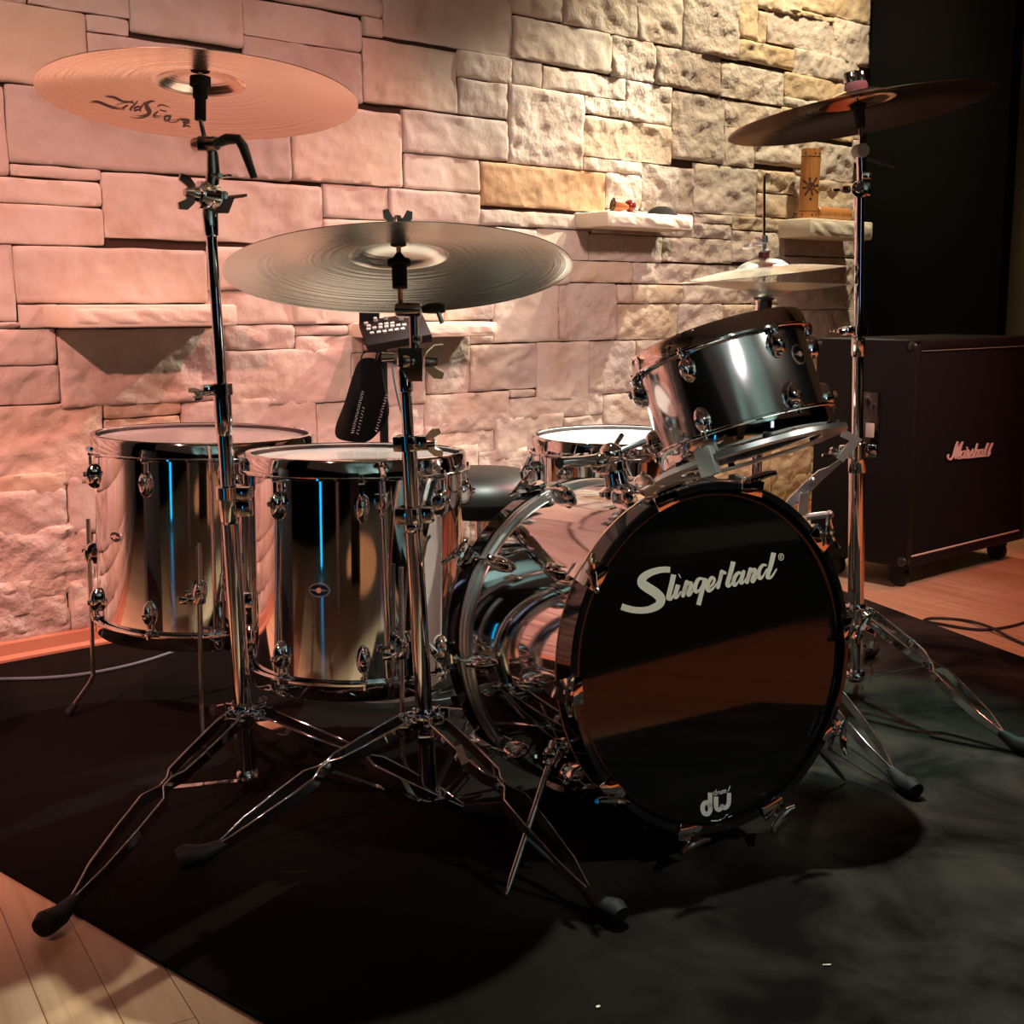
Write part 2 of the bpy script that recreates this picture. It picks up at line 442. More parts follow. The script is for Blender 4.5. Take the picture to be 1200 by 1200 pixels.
# floor
b = MB(); b.add([W(ROOM_U0, -0.02, 0), W(ROOM_U1 + 1.6, -0.02, 0), W(ROOM_U1 + 1.6, ROOM_W1, 0), W(ROOM_U0, ROOM_W1, 0)], [(0, 1, 2, 3)])
struct('floor', b, maple, smooth=False)
b = MB(); b.add([W(ROOM_U0, -0.1, ROOM_H), W(ROOM_U1 + 1.6, -0.1, ROOM_H), W(ROOM_U1 + 1.6, ROOM_W1, ROOM_H), W(ROOM_U0, ROOM_W1, ROOM_H)], [(0, 3, 2, 1)])
struct('ceiling', b, ceiling_mat, smooth=False)
def wall_slab(name, a, c, m, th=0.08):
    """a, c: (u, w) end points"""
    A2 = W(a[0], a[1], 0); C2 = W(c[0], c[1], 0); d = (C2 - A2).normalized(); nrm = V((d.y, -d.x, 0)) * th / 2
    b = MB(); vs = [A2 + nrm, C2 + nrm, C2 - nrm, A2 - nrm]
    vs += [p + V((0, 0, ROOM_H)) for p in vs]
    b.add(vs, [(0, 1, 2, 3), (4, 7, 6, 5), (0, 4, 5, 1), (1, 5, 6, 2), (2, 6, 7, 3), (3, 7, 4, 0)])
    return struct(name, b, m, smooth=False)
wall_slab('wall_rear', (ROOM_U0, ROOM_W1 + .04), (ROOM_U1 + 1.6, ROOM_W1 + .04), dark_paint)
wall_slab('wall_left', (ROOM_U0 - .04, -.1), (ROOM_U0 - .04, ROOM_W1), dark_paint)
wall_slab('wall_right', (ROOM_U1 + .10, -.1), (ROOM_U1 + .10, 2.4), olive)
wall_slab('wall_side', (ROOM_U1 + 1.64, 2.4), (ROOM_U1 + 1.64, ROOM_W1), dark_paint)
wall_slab('wall_return', (ROOM_U1 + .06, 2.44), (ROOM_U1 + 1.64, 2.44), dark_paint)

b = MB(); vs = [W(u, w, z) for u in (ROOM_U0, ROOM_U1 + 1.6) for w in (ROOM_W1 - .06, ROOM_W1 - .001) for z in (1.75, ROOM_H)]
b.add(vs, [(0, 1, 3, 2), (4, 6, 7, 5), (0, 4, 5, 1), (2, 3, 7, 6), (0, 2, 6, 4), (1, 5, 7, 3)])
struct('wall_reflector', b, ceiling_mat, smooth=False)  # pale band added out of view so the small tom mirrors something bright
b = MB(); vs = [W(u, w, z) for u in (ROOM_U0 + .001, ROOM_U0 + .06) for w in (1.5, ROOM_W1 - .06) for z in (1.75, ROOM_H)]
b.add(vs, [(0, 1, 3, 2), (4, 6, 7, 5), (0, 4, 5, 1), (2, 3, 7, 6), (0, 2, 6, 4), (1, 5, 7, 3)])
struct('wall_reflector_left', b, ceiling_mat, smooth=False)  # same added band on the left wall, only for reflections

# stone wall: traced ashlar, gaps filled with further stones of the same kind
ST = [44,310,1431,1608,176,429,1617,1682,28,168,1616,1659,325,427,1579,1611,322,756,1446,1562,440,759,1592,1745,774,1229,1730,1777,771,1156,1627,1711,1164,1231,1678,1719,1237,1746,1684,1851,767,1149,1477,1613,1160,1517,1490,1659,1522,1746,1599,1670,1528,1720,1491,1586,1731,2073,1350,1593,2074,2278,1544,1593,1754,2206,1674,1808,1746,1967,1822,1932,1973,2333,1815,1968,2337,2579,1814,2026,2575,2900,1808,2063,2212,2430,1673,1805,2436,2804,1673,1799,1746,1879,1600,1679,1882,2276,1599,1665,2284,2527,1537,1663,2528,2830,1425,1651,2079,2531,1396,1523,2080,2371,1352,1391,2891,3011,1896,2114,3003,3284,2009,2162,2902,3251,1817,1882,2804,3192,1673,1784,2825,3181,1565,1647,2829,3019,1422,1554,1611,2184,1212,1341,2186,2374,1227,1340,2374,2657,1227,1385,2655,3039,1237,1404,1610,2042,1149,1189,2672,2891,1199,1221,2895,3231,1185,1225,2658,2888,1140,1190,2487,2892,1053,1134,2893,3238,1056,1166,1861,2106,1046,1139,1528,1858,1038,1135,2105,2490,1045,1131,909,1299,1249,1454,1300,1728,1357,1470,1314,1603,1248,1341,1014,1242,1148,1235,1247,1610,1149,1236,1011,1598,1095,1136,339,1003,1058,1224,110,896,1243,1416,31,94,1204,1407,108,334,1209,1228,37,328,1147,1201,32,334,1048,1131,26,91,853,1036,106,623,898,1032,632,903,934,1043,627,997,838,930,910,1191,961,1069,1196,1526,964,1078,907,1156,836,956,1162,1455,843,958,1530,1664,955,1029,1459,1663,844,950,106,198,839,895,14,101,838,852,13,188,742,833,7,195,642,746,203,675,830,892,200,667,626,835,678,901,766,837,906,1087,802,832,905,1139,754,802,0,303,436,648,317,527,592,640,317,524,526,600,534,965,459,633,675,1094,602,766,972,1370,443,606,1101,1375,587,753,-12,195,410,465,202,339,296,452,-14,191,296,429,-21,252,150,327,263,330,139,301,-30,180,113,193,-33,182,69,146,188,323,3,174,-36,190,5,104,1091,1659,797,839,1143,1381,748,803,1385,1559,605,799,1568,1659,763,798,1564,1860,606,763,1376,1731,485,609,1738,1852,577,611,1667,1960,766,952,1962,2254,765,960,2014,2330,969,1038,1668,2011,960,1032,2333,3030,969,1036,2335,2609,895,957,2612,3034,895,959,2254,2327,896,956,2256,2580,762,890,2585,2846,780,889,2847,3206,809,889,1863,2113,570,762,2114,2357,570,762,1738,2183,496,582,2186,2478,427,572,1378,1666,415,505,1670,1984,379,512,1987,2184,440,504,1377,1594,338,432,1598,1906,280,403,1909,2249,311,453,2193,2579,299,440,2584,2872,680,781,2357,2583,656,763,2360,2773,544,658,2872,3232,669,806,2778,3239,529,676,2480,2883,410,552,2580,2997,282,423,2888,3452,373,542,2997,3459,263,399,2253,2633,178,323,2634,3183,177,304,3283,3777,2049,2208,3014,3505,2026,2040,3074,3515,1894,2018,3516,3778,1884,2048,3257,3701,1799,1899,3196,3645,1711,1797,3198,3687,1572,1661,3018,3414,1438,1548,3413,3687,1407,1540,3035,3280,1335,1407,3281,3425,1261,1403,3429,3712,1237,1391,3040,3285,1241,1316,3235,3723,1094,1212,3037,3202,891,1049,3197,3741,868,1075,3209,3751,736,864,3233,3763,579,739,3242,3521,369,592,3183,3467,151,284,3190,3466,58,170,3270,3499,-258,-123,353,643,314,529,343,635,117,342,334,630,-20,157,656,987,276,478,995,1371,261,467,649,1043,57,308,641,1103,-74,111,1052,1548,70,290,1048,1547,-90,131,1376,1906,174,352,1553,1908,-9,208,1551,1992,-114,35,1910,2638,26,274,1911,2643,-127,107,2637,3193,-4,221,2642,3260,-158,53]
stones = [tuple(q / 1000 for q in ST[i:i + 4]) for i in range(0, len(ST), 4)]
rnd = random.Random(7)
CELL = 0.01
UO, NU, NV = -0.1, int(3.86 / CELL), int(2.2 / CELL)
occ = [[False] * NU for _ in range(NV)]
def mark(u0, u1, v0, v1):
    for j in range(max(0, int((v0 - .006) / CELL)), min(NV, int((v1 + .006) / CELL) + 1)):
        row = occ[j]
        for i in range(max(0, int((u0 - .006 - UO) / CELL)), min(NU, int((u1 + .006 - UO) / CELL) + 1)):
            row[i] = True
clean = []
for (u0, u1, v0, v1) in stones:
    v0 = max(v0, 0.052) if v0 < 0.075 else v0
    if v1 - v0 < 0.012 or u1 - u0 < 0.02: continue
    clean.append((u0, u1, v0, v1))
stones = clean
for q in stones: mark(*q)
i0, i1 = int((0 - UO) / CELL), int((3.735 - UO) / CELL)
for j in range(5, NV):
    i = i0
    while i < i1:
        if occ[j][i]: i += 1; continue
        wmax = rnd.randint(18, 45); k = i
        while k < i1 and k - i < wmax and not occ[j][k]: k += 1
        hmax = rnd.choice((5, 7, 9, 12)); t = j
        while t < NV and t - j < hmax and not any(occ[t][i:k]): t += 1
        if k - i >= 3 and t - j >= 2:
            stones.append((UO + i * CELL, UO + k * CELL, j * CELL, t * CELL))
        for jj in range(j, t):
            for ii in range(i, k): occ[jj][ii] = True
        i = k
# courses beyond the photograph's left edge and above its top edge
def courses(u0, u1, v0, v1):
    v = v0
    while v < v1 - 0.02:
        hh = min(rnd.choice((0.06, 0.09, 0.12, 0.16)), v1 - v); u = u0
        if v1 - (v + hh) < 0.04: hh = v1 - v
        while u < u1 - 0.02:
            ww = min(rnd.uniform(0.2, 0.55), u1 - u)
            if u1 - (u + ww) < 0.1: ww = u1 - u
            stones.append((u, u + ww, v, v + hh)); u += ww
        v += hh
courses(ROOM_U0, 0.0, 0.052, ROOM_H)
courses(0.0, 3.735, 2.17, ROOM_H)
# close the joints: neighbouring edges meet half way
def close(sts):
    out = []
    for (a0, a1, b0, b1) in sts:
        best = {'r': .02, 'l': .02, 't': .016, 'b': .016}
        for (c0, c1, d0, d1) in sts:
            if (c0, c1, d0, d1) == (a0, a1, b0, b1): continue
            ov = min(b1, d1) - max(b0, d0); ou = min(a1, c1) - max(a0, c0)
            if ov > .35 * min(b1 - b0, d1 - d0):
                if -.012 < c0 - a1 < abs(best['r']): best['r'] = c0 - a1
                if -.012 < a0 - c1 < abs(best['l']): best['l'] = a0 - c1
            if ou > .3 * min(a1 - a0, c1 - c0):
                if -.012 < d0 - b1 < abs(best['t']): best['t'] = d0 - b1
                if -.012 < b0 - d1 < abs(best['b']): best['b'] = b0 - d1
        out.append((a0 - best['l'] / 2, a1 + best['r'] / 2, b0 - best['b'] / 2, b1 + best['t'] / 2))
    return out
stones = close(stones)
wall = MB(); tints = []; roughs = []
for si, (u0, u1, v0, v1) in enumerate(stones):
    inside = u1 > -0.15 and v0 < 2.1
    step = 0.0105 if inside else 0.06
    g = 0.0006
    u0 += g; u1 -= g; v0 += g; v1 -= g
    uc, vc = (u0 + u1) / 2, (v0 + v1) / 2
    tint = min(max(rnd.gauss(0.45, 0.2), 0), 0.8)
    if abs(uc - 1.9) < .3 and abs(vc - 1.277) < .06: tint = 0.98
    if uc > 2.5 and vc > 1.5 and rnd.random() < 0.3: tint = 0.86
    if uc > 2.9 and vc < .7: tint = 0.9
    smoothness = 0.35 if (uc < 1.5 and vc > 0.85) else (0.62 if uc < 2.1 and vc > .35 else 1.0)
    smoothness *= rnd.uniform(.75, 1.25)
    depth = 0.002 + rnd.uniform(-0.003, 0.004)
    if not inside: depth = 0.004
    nx = max(2, int((u1 - u0) / step)); ny = max(2, int((v1 - v0) / step))
    seed = V((rnd.uniform(0, 50), rnd.uniform(0, 50), rnd.uniform(0, 50)))
    tl, tr = rnd.uniform(-.003, .003), rnd.uniform(-.003, .003)
    base_i = len(wall.v)
    rc = rnd.uniform(.003, .012); rimw = .002 + .005 * smoothness; grid = []
    # parameter rows with a tight rim so that the arris is round
    def par(n, L):
        e = min(0.0034 / L, 0.2)
        return [0.0, e * 0.45, e] + [e + (1 - 2 * e) * k / n for k in range(1, n)] + [1 - e, 1 - e * 0.45, 1.0]
    pu, pv = par(nx, u1 - u0), par(ny, v1 - v0)
    for b_ in pv:
        for a_ in pu:
            u = u0 + (u1 - u0) * a_; v = v0 + (v1 - v0) * b_
            eu = min(a_, 1 - a_) * (u1 - u0); ev = min(b_, 1 - b_) * (v1 - v0)
            e = min(eu, ev)
            if eu < rc and ev < rc: e = max(0.0, rc - hypot(rc - eu, rc - ev))
            q = V((u * 6, v * 9, 0)) + seed
            n_lo = noise.noise(q); n_md = noise.noise(q * 2.7 + V((3, 1, 7))); n_hi = noise.noise(q * 7.1)
            ch_ = noise.noise(V((u * 13, v * 17, 0)) + seed * 1.3 + V((n_md, n_hi, 0)) * .35); chip = max(-.5, min(.5, ch_ * 3.2))
            rough = smoothness * (0.008 * n_lo + 0.010 * (0.3 - abs(n_md)) + 0.008 * (0.25 - abs(n_hi)) + 0.0075 * chip)
            rim = min(1.0, e / rimw) ** 0.5
            wob = 0.004 * noise.noise(V((u * 12, v * 12, si * 3.1)))
            w = -0.010 if e <= 1e-6 else -0.002 + (depth + rough + tl * (2 * a_ - 1) + tr * (2 * b_ - 1) + 0.002) * rim
            u += wob * max(0, 1 - eu / .02) ; v += .8 * wob * max(0, 1 - ev / .02)
            if e > rimw: w = max(w, -0.004)
            grid.append((u, w, v))
    mU = len(pu)
    fs = [(j * mU + i, j * mU + i + 1, (j + 1) * mU + i + 1, (j + 1) * mU + i) for j in range(len(pv) - 1) for i in range(mU - 1)]
    wall.add([W(*p) for p in grid], fs); tints += [tint] * len(grid); roughs += [smoothness ** 1.5] * len(grid)
o = wall.build('wall_back', stone, sharp=60); o['kind'] = 'structure'
a_ = o.data.attributes.new('tint', 'FLOAT', 'POINT'); a_.data.foreach_set('value', tints)
a_ = o.data.attributes.new('rough', 'FLOAT', 'POINT'); a_.data.foreach_set('value', roughs)
b = MB(); vs = [W(ROOM_U0, -0.009, 0), W(3.74, -0.009, 0), W(3.74, -0.2, 0), W(ROOM_U0, -0.2, 0)]; vs += [p + V((0, 0, ROOM_H)) for p in vs]
b.add(vs, [(0, 1, 2, 3), (4, 7, 6, 5), (0, 4, 5, 1), (1, 5, 6, 2), (2, 6, 7, 3), (3, 7, 4, 0)])
struct('wall_core', b, mortar, smooth=False)

# wooden baseboard strip at the foot of the stone wall
b = MB(); b.add([W(u, w, z) for u, in ((ROOM_U0,), (3.73,)) for w, z in ((0.0, 0.0), (0.034, 0.0), (0.034, 0.010), (0.022, 0.018), (0.018, 0.046), (0.0, 0.050))],
      [(i, (i + 1) % 6, 6 + (i + 1) % 6, 6 + i) for i in range(6)] + [tuple(range(6)), tuple(range(6, 12))[::-1]])
struct('baseboard_back', b, baseboard_wood, sharp=25, recalc=True)

# black fabric panel on the right wall, behind the speaker cabinet
b = MB(); b.box((0, 0, 0), (1, 1, 1))
def wbox(mb, u0, u1, w0, w1, z0, z1, ch=0.0):
    m2 = MB(); m2.box(((u0 + u1) / 2, (w0 + w1) / 2, (z0 + z1) / 2), (u1 - u0, w1 - w0, z1 - z0), None, ch)
    return mb.add([W(*p) for p in m2.v], [f[::-1] for f in m2.f])
b = MB(); wbox(b, ROOM_U1 - .02, ROOM_U1 + .055, 0.03, 0.665, 0.0, 2.6, .006)
o = b.build('acoustic_panel', blk_wall); recentre(o, W(ROOM_U1, .4, 0))
tag(o, 'tall black fabric panel standing against the wall behind the speaker cabinet', 'acoustic panel')

# window and pale door in the unseen rear wall, seen only as reflections in the chrome
b = MB(); wbox(b, -0.62, -0.34, ROOM_W1 - .03, ROOM_W1 - .01, 0.7, 1.6)
struct('window_1', b, pane_glow, smooth=False)
b = MB()
for u0, u1, z0, z1 in ((-.68, -.62, .64, 1.66), (-.34, -.28, .64, 1.66), (-.62, -.34, .64, .7), (-.62, -.34, 1.6, 1.66)):
    wbox(b, u0, u1, ROOM_W1 - .05, ROOM_W1 - .005, z0, z1)
struct('trim_1', b, white_paint, smooth=False)

# low cyan lamp standing behind the photographer, seen only as reflections in the chrome
lp = thing('stage_lamp', 'low cyan glowing lamp tube standing on the floor behind the camera', 'lamp', T((-1.76, -.17, 0)))
b = WB(); b.tube([(-1.76, -.17, .03), (-1.76, -.17, .40)], .05, 20); b.build('lamp_tube', cyan_glow, lp)
b = WB(); b.box((-1.76, -.17, .0155), (.22, .16, .03), None, .005); b.build('lamp_base', plastic, lp)
b = MB(); b.box((-.78, .12, .221), (.10, .22, .44), None, .01); o = b.build('pale_reflection_box', white_paint, None); recentre(o, (-.78, .12, 0)); tag(o, 'pale grey upright box added left of the camera, only for reflections in the chrome', 'box')  # unseen box added so the floor toms mirror a pale patch
b = MB(); b.box((-.05, -.42, .601), (.42, .3, 1.2), None, .01); o = b.build('silhouette_box', plastic, None); recentre(o, (-.05, -.42, 0)); tag(o, 'tall black box added behind the camera, for the dark silhouette in the chrome reflections', 'case')  # added unseen: stands in for the photographer's dark reflection in the toms

b = MB(); b.box((0, 0, 0), (.24, .24, .78), None, .01); o = b.build('dark_reflection_box', plastic, None); o.rotation_euler = (0, 0, .5); tag(o, 'black upright box added just outside the left edge, for dark bars reflected in the chrome', 'speaker')  # unseen box added to put a dark bar into the tom reflections
o.data.transform(Matrix.Translation((0, 0, .39))); o.location = (-1.27, 1.97, .0075)
b = MB(); b.box((0, 0, .19), (2.5, .42, .36), None, .02); o = b.build('low_reflection_box', cloth_dark, None); o.location = (3.45, .60, .001); o.rotation_euler = (0, 0, .15); tag(o, 'long low black box added right of the camera, for the black band reflected in the drum head', 'bench')  # unseen, added as the black band above the floor in the head reflection
b = MB(); wbox(b, 1.0, 5.3, ROOM_W1 - .03, ROOM_W1 - .001, .26, .46); struct('rear_reflection_strip', b, white_paint, smooth=False)  # added pale strip, unseen: gives the cream band reflected in the front head
# carpet
cp = [W(-1.6, .036, 0), W(2.70, .036, 0)]
r1, r2 = V((1.075, 3.835, 0)), V((1.31, 3.171, 0)); dr = (r2 - r1).normalized()
# right edge line meets the back edge
t = (W(0, .036, 0) - r1).dot(WN) / dr.dot(WN)
cp[1] = r1 + dr * t
l1, l2 = V((-.821, 1.932, 0)), V((-.314, 1.495, 0)); dl = (l2 - l1).normalized()
t = (W(0, .036, 0) - l1).dot(WN) / dl.dot(WN)
cp[0] = l1 + dl * t
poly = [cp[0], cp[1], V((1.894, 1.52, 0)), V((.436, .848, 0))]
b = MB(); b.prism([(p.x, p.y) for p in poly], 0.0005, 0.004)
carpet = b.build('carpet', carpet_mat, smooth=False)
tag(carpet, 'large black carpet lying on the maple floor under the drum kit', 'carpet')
CZ = 0.004

# shelves: sawn stone slabs let into the wall
SHELVES = []
def shelf(u0, u1, z0, z1, label):
    b = MB(); n = 24; rows = []
    prof_d = 0.158
    m2 = MB(); wbox(m2, u0, u1, -0.012, prof_d, z0, z1, .007)
    b.v = m2.v; b.f = m2.f
    o = b.build('stone_shelf', shelf_stone); recentre(o, W((u0 + u1) / 2, 0, z0))
    tag(o, label, 'shelf', 'stone shelves let into the wall')
    # rock-faced front edge
    f = MB(); grid = []; nu, nv = 60, 7
    for j in range(nv + 1):
        for i in range(nu + 1):
            u = u0 + .004 + (u1 - u0 - .008) * i / nu; z = z0 + .003 + (z1 - z0 - .006) * j / nv
            e = min(i, nu - i, (j) * 2, (nv - j) * 2) / 3.0
            w = prof_d - .004 + min(1, e) * (.007 + .006 * noise.noise(V((u * 22 + z * 30, z * 20, u0 * 9))))
            grid.append(W(u, w, z))
    f.add(grid, [(j * (nu + 1) + i, j * (nu + 1) + i + 1, (j + 1) * (nu + 1) + i + 1, (j + 1) * (nu + 1) + i) for j in range(nv) for i in range(nu)])
    f.world = True; PM[o.name] = Matrix.Translation(o.location)
    f.build('rock_faced_edge', shelf_stone, o, sharp=70)
    return o
shelf(0.165, 0.625, 0.838, 0.894, 'empty pale stone shelf at the left, behind the tall left cymbal stand')
shelf(2.035, 2.475, 1.150, 1.201, 'pale stone shelf holding a small orange wooden cone and a red ball')
shelf(3.180, 3.62, 1.152, 1.225, 'pale stone shelf holding two bamboo tubes, behind the right cymbal stand')
shelf(1.10, 1.545, 0.795, 0.838, 'empty stone shelf in the shade behind the controller and middle cymbal stand')

# ================================================================ DRUM PARTS
def lug_pod(mb, M, L=0.042, w=0.0275, h=0.022, flip=1):
    """bullet shaped chrome lug on a shell; local x tangent, y axial (towards the hoop), z outwards"""
    rings = []
    for t in (0.0, .06, .16, .3, .5, .7, .86, .96, 1.0):
        y = (0.5 - t) * L * flip
        k = {0.0: .30, .06: .62, .16: .84, .3: 1.0, .5: 1.0, .7: .9, .86: .66, .96: .35, 1.0: .08}[t]
        rings.append([(w / 2 * k * cos(a), y, max(0.0, h * (k ** .7) * sin(a)) - (0.002 if sin(a) < .01 else 0)) for a in [pi * q / 12 for q in range(13)] + [pi + pi * q / 6 for q in range(1, 6)]])
    mb.loft(rings, M)
    mb.lathe([(0.0, .006), (.005, .005), (.006, 0)], M @ T((0, flip * L * .1, h)), 12)
    return mb
def cyl_frame(a, r, z):
    """on a cylinder about local z: x tangent, y along z, z outwards"""
    return Matrix(((-sin(a), 0, cos(a), r * cos(a)), (cos(a), 0, sin(a), r * sin(a)), (0, 1, 0, z), (0, 0, 0, 1)))

def hoop_profile(R, z, d, height=0.036):
    # triple flanged hoop, d=+1 for the top one (lip at z, flange towards the shell)
    P = [(R + .0135, -height), (R + .0152, -height + .0015), (R + .0152, -height + .0045), (R + .0135, -height + .006), (R + .0085, -height + .0065), (R + .0065, -.004), (R + .004, 0.0), (R - .003, .0004), (R - .006, -.0015), (R - .0055, -.003),
         (R + .002, -.003), (R + .0035, -.006), (R + .0045, -height + .003), (R + .006, -height)]
    return [(r, z + d * q) for r, q in P]

def drum(name, label, M, R, H, nl, a0, lug_top, lug_bot, head_mat, lug_L=.042, group=None, double=True, shell_mat=None):
    """M: frame with origin at the centre of the upper rim, z up along the axis; H = rim to rim"""
    root = thing(name, label, 'drum', M, group)
    sh = MB(); sh.lathe([(R - .006, -.018), (R, -.016), (R, -H + .016), (R - .006, -H + .018)], None, 128)
    shell = sh.build('shell', shell_mat or chrome, root)
    MB().lathe(hoop_profile(R, 0, 1), None, 128, closed=True).build('hoop', chrome, root)
    MB().lathe(hoop_profile(R, -H, -1), None, 128, closed=True).build('hoop', chrome, root)
    MB().lathe([(0, -.0098), (R * .6, -.0098), (R - .015, -.0098), (R - .012, -.010), (R - .004, -.0115), (R + .002, -.020), (R + .004, -.024)], None, 96).build('batter_head', head_mat, root)
    MB().lathe([(R + .004, -H + .024), (R + .002, -H + .02), (R - .004, -H + .0115), (R - .012, -H + .01), (0, -H + .0098)], None, 96).build('resonant_head', head_clear, root)
    for k in range(nl):
        a = a0 + 2 * pi * k / nl
        for top in ((1, 0) if double else (1,)):
            zc = -lug_top if top else -H + lug_bot
            fl = 1 if top else -1
            lg = lug_pod(MB(), cyl_frame(a, R - .001, zc), lug_L, flip=fl).build('lug', chrome, root)
            # rod with its claw nut on the hoop flange
            r_ = R + .0105
            ze = (-.036 if top else -H + .036)
            rod = MB()
            rod.tube([(r_ * cos(a), r_ * sin(a), zc), (r_ * cos(a), r_ * sin(a), ze + fl * .004)], .0031, 8)
            rod.lathe([(0, .012), (.0035, .012), (.0035, .005), (.0068, .004), (.0068, 0), (0, 0)], T((r_ * cos(a), r_ * sin(a), ze)) @ (Matrix.Identity(4) if top else Matrix.Rotation(pi, 4, 'X')), 10)
            rod.box((R * cos(a) + .008 * cos(a), R * sin(a) + .008 * sin(a), ze - fl * .002), (.012, .012, .008), None, .002)
            rod.build('tension_rod', chrome, lg)
    return root, shell

def badge(parent, R, a, z, w=.040, h=.026):
    m = MB(); n = 32; rim = MB()
    def pt(x, y, dz):
        aa = a + x / R; r = R + dz
        return (r * cos(aa), r * sin(aa), z + y)
    def disc(mb, sx, sy, dz0, dz1):
        vs = [pt(0, 0, dz1)] + [pt(sx * cos(2 * pi * k / n), sy * sin(2 * pi * k / n), dz1) for k in range(n)] + [pt(sx * cos(2 * pi * k / n), sy * sin(2 * pi * k / n), dz0) for k in range(n)]
        mb.add(vs, [(0, 1 + k, 1 + (k + 1) % n) for k in range(n)] + [(1 + k, 1 + n + k, 1 + n + (k + 1) % n, 1 + (k + 1) % n) for k in range(n)])
    disc(rim, w / 2, h / 2, -.001, .0012)
    o = rim.build('badge', bright_steel, parent); o['label'] = 'oval chrome badge with black enamel and a red centre'
    disc(m, w / 2 - .0028, h / 2 - .0028, .0008, .0018); m.build('badge_enamel', badge_black, o)
    c = MB(); disc(c, .0048, .0048, .0015, .004); c.build('badge_centre', badge_red, o)
    c = MB(); disc(c, .0165, .0022, .0015, .0022); c.build('badge_bar', bright_steel, o)

def floor_leg(root, Mi, R, a, z_top, z_br, z_bend, out, br_L=.05):
    """bracket pod on the shell (part) with the rod through it (sub-part); local frame of drum, floor at world z CZ"""
    br = MB(); lug_pod(br, cyl_frame(a, R - .001, z_br), br_L, .030, .030, 1)
    br.lathe([(0, .014), (.012, .014), (.013, .008), (.013, -.008), (.012, -.014), (0, -.014)], cyl_frame(a, R + .020, z_br - .006) @ Matrix.Rotation(pi / 2, 4, 'X'), 16)
    M2 = cyl_frame(a, R + .020, z_br - .008)
    br.tube([M2 @ V((0, 0, 0)), M2 @ V((-.028, -.004, .008))], .0035, 8)
    br.box(M2 @ V((-.031, -.004, .009)), (.016, .006, .014), None, .002)
    b = br.build('leg_bracket', chrome, root)
    return b

# wing nut / wing screw: local z along the screw
def wing_nut(mb, M, s=1.0):
    mb.lathe([(0, .012 * s), (.005 * s, .012 * s), (.0068 * s, .004 * s), (.0068 * s, -.004 * s), (0, -.004 * s)], M, 12)
    for d in (1, -1):
        lobe = [(d * .004 * s, -.004 * s), (d * .012 * s, -.001 * s), (d * .021 * s, .008 * s), (d * .022 * s, .019 * s), (d * .014 * s, .021 * s), (d * .008 * s, .010 * s), (d * .004 * s, .008 * s)]
        mb.prism(lobe, -.0022 * s, .0022 * s, M @ Matrix(((1, 0, 0, 0), (0, 0, 1, 0), (0, 1, 0, 0), (0, 0, 0, 1))))
    return mb

# ================================================================ FLOOR TOMS
def floor_tom(label, C, n, R, H, a0, legs, badge_a, badge_z, lt, lb):
    M = frame(C, n)
    root, shell = drum('floor_tom', label, M, R, H, 8, a0, lt, lb, head_clear, .052, 'chrome floor toms')
    badge(root, R, badge_a, -badge_z)
    Mi = M.inverted()
    for (a, zt, zb, foot) in legs:
        br = floor_leg(root, Mi, R, a, zt, zb, None, None)
        r_ = R + .020
        p_top = V((r_ * cos(a), r_ * sin(a), zt))
        f = Mi @ V(foot)
        zk = (Mi @ V((foot[0], foot[1], 0.085))).z
        p_k = V((r_ * cos(a), r_ * sin(a), zk))
        rod = MB(); rod.tube([p_top, p_k + V((0, 0, .02)), p_k + V((0, 0, .006)), p_k + (f - p_k) * .12, f + (p_k - f).normalized() * .014], .0048, 10)
        o = rod.build('leg', steel, br)
        ft = MB(); d = (p_k - f).normalized(); ft.tube([f + d * .0085, f + d * .034], [.009, .0075], 12)
        o2 = ft.build('rubber_tip', rubber, root)
    return root

# camera-facing direction is local -y
floor_tom('larger chrome floor tom nearest the wall, behind the left cymbal stand',
          (-.664, 2.75, .625), (.02, .004, 1), .2286, .425, radians(-106), [
    (radians(-80), -.205, -.30, (-.624, 2.476, CZ)),
    (radians(186), -.19, -.265, (-.979, 2.697, CZ)),
    (radians(70), -.22, -.29, (-.575, 3.06, CZ))], radians(-128), .20, .085, .078)
floor_tom('smaller chrome floor tom beside the bass drum, behind the middle cymbal stand',
          (-.298, 2.43, .622), (.003, .03, 1), .2032, .435, radians(-80.5), [
    (radians(-63), -.19, -.335, (-.165, 2.22, CZ)),
    (radians(178), -.22, -.30, (-.55, 2.45, CZ)),
    (radians(60), -.22, -.30, (-.18, 2.68, CZ))], radians(-102.5), .232, .085, .078)

# ================================================================ BASS DRUM
BC = V((.338, 2.013, .3315)); yaw, tl = .529, .102
bn = V((sin(yaw) * cos(tl), -cos(yaw) * cos(tl), sin(tl)))
# local: z = drum axis towards the viewer, x = to the right along the head, y = up
BMx = frame(BC, bn, (cos(yaw), sin(yaw), 0))
BL = 0.412
bass = thing('bass_drum', 'chrome bass drum with black front head lying on its side on the carpet', 'drum', BMx)
MB().lathe([(.272, -.03), (.2775, -.03), (.2775, -BL + .03), (.272, -BL + .03)], None, 160).build('shell', chrome, bass)
def wood_hoop(z0, z1, face):
    b = MB(); b.lathe([(.2745, z0 + .002), (.2745, z1 - .002), (.2765, z1), (.2855, z1), (.2875, z1 - .002), (.2875, z0 + .002), (.2855, z0), (.2765, z0)], None, 160, closed=True)
    return b
h1 = wood_hoop(-.043, 0, 1).build('hoop', gloss_black, bass)
b = MB(); b.lathe([(.2750, -.0465), (.2750, -.043), (.2872, -.043), (.2872, -.0465)], None, 160, closed=True)
b.build('hoop_edge', baseboard_wood, h1)
h2 = wood_hoop(-BL, -BL + .040, -1).build('hoop', gloss_black, bass)
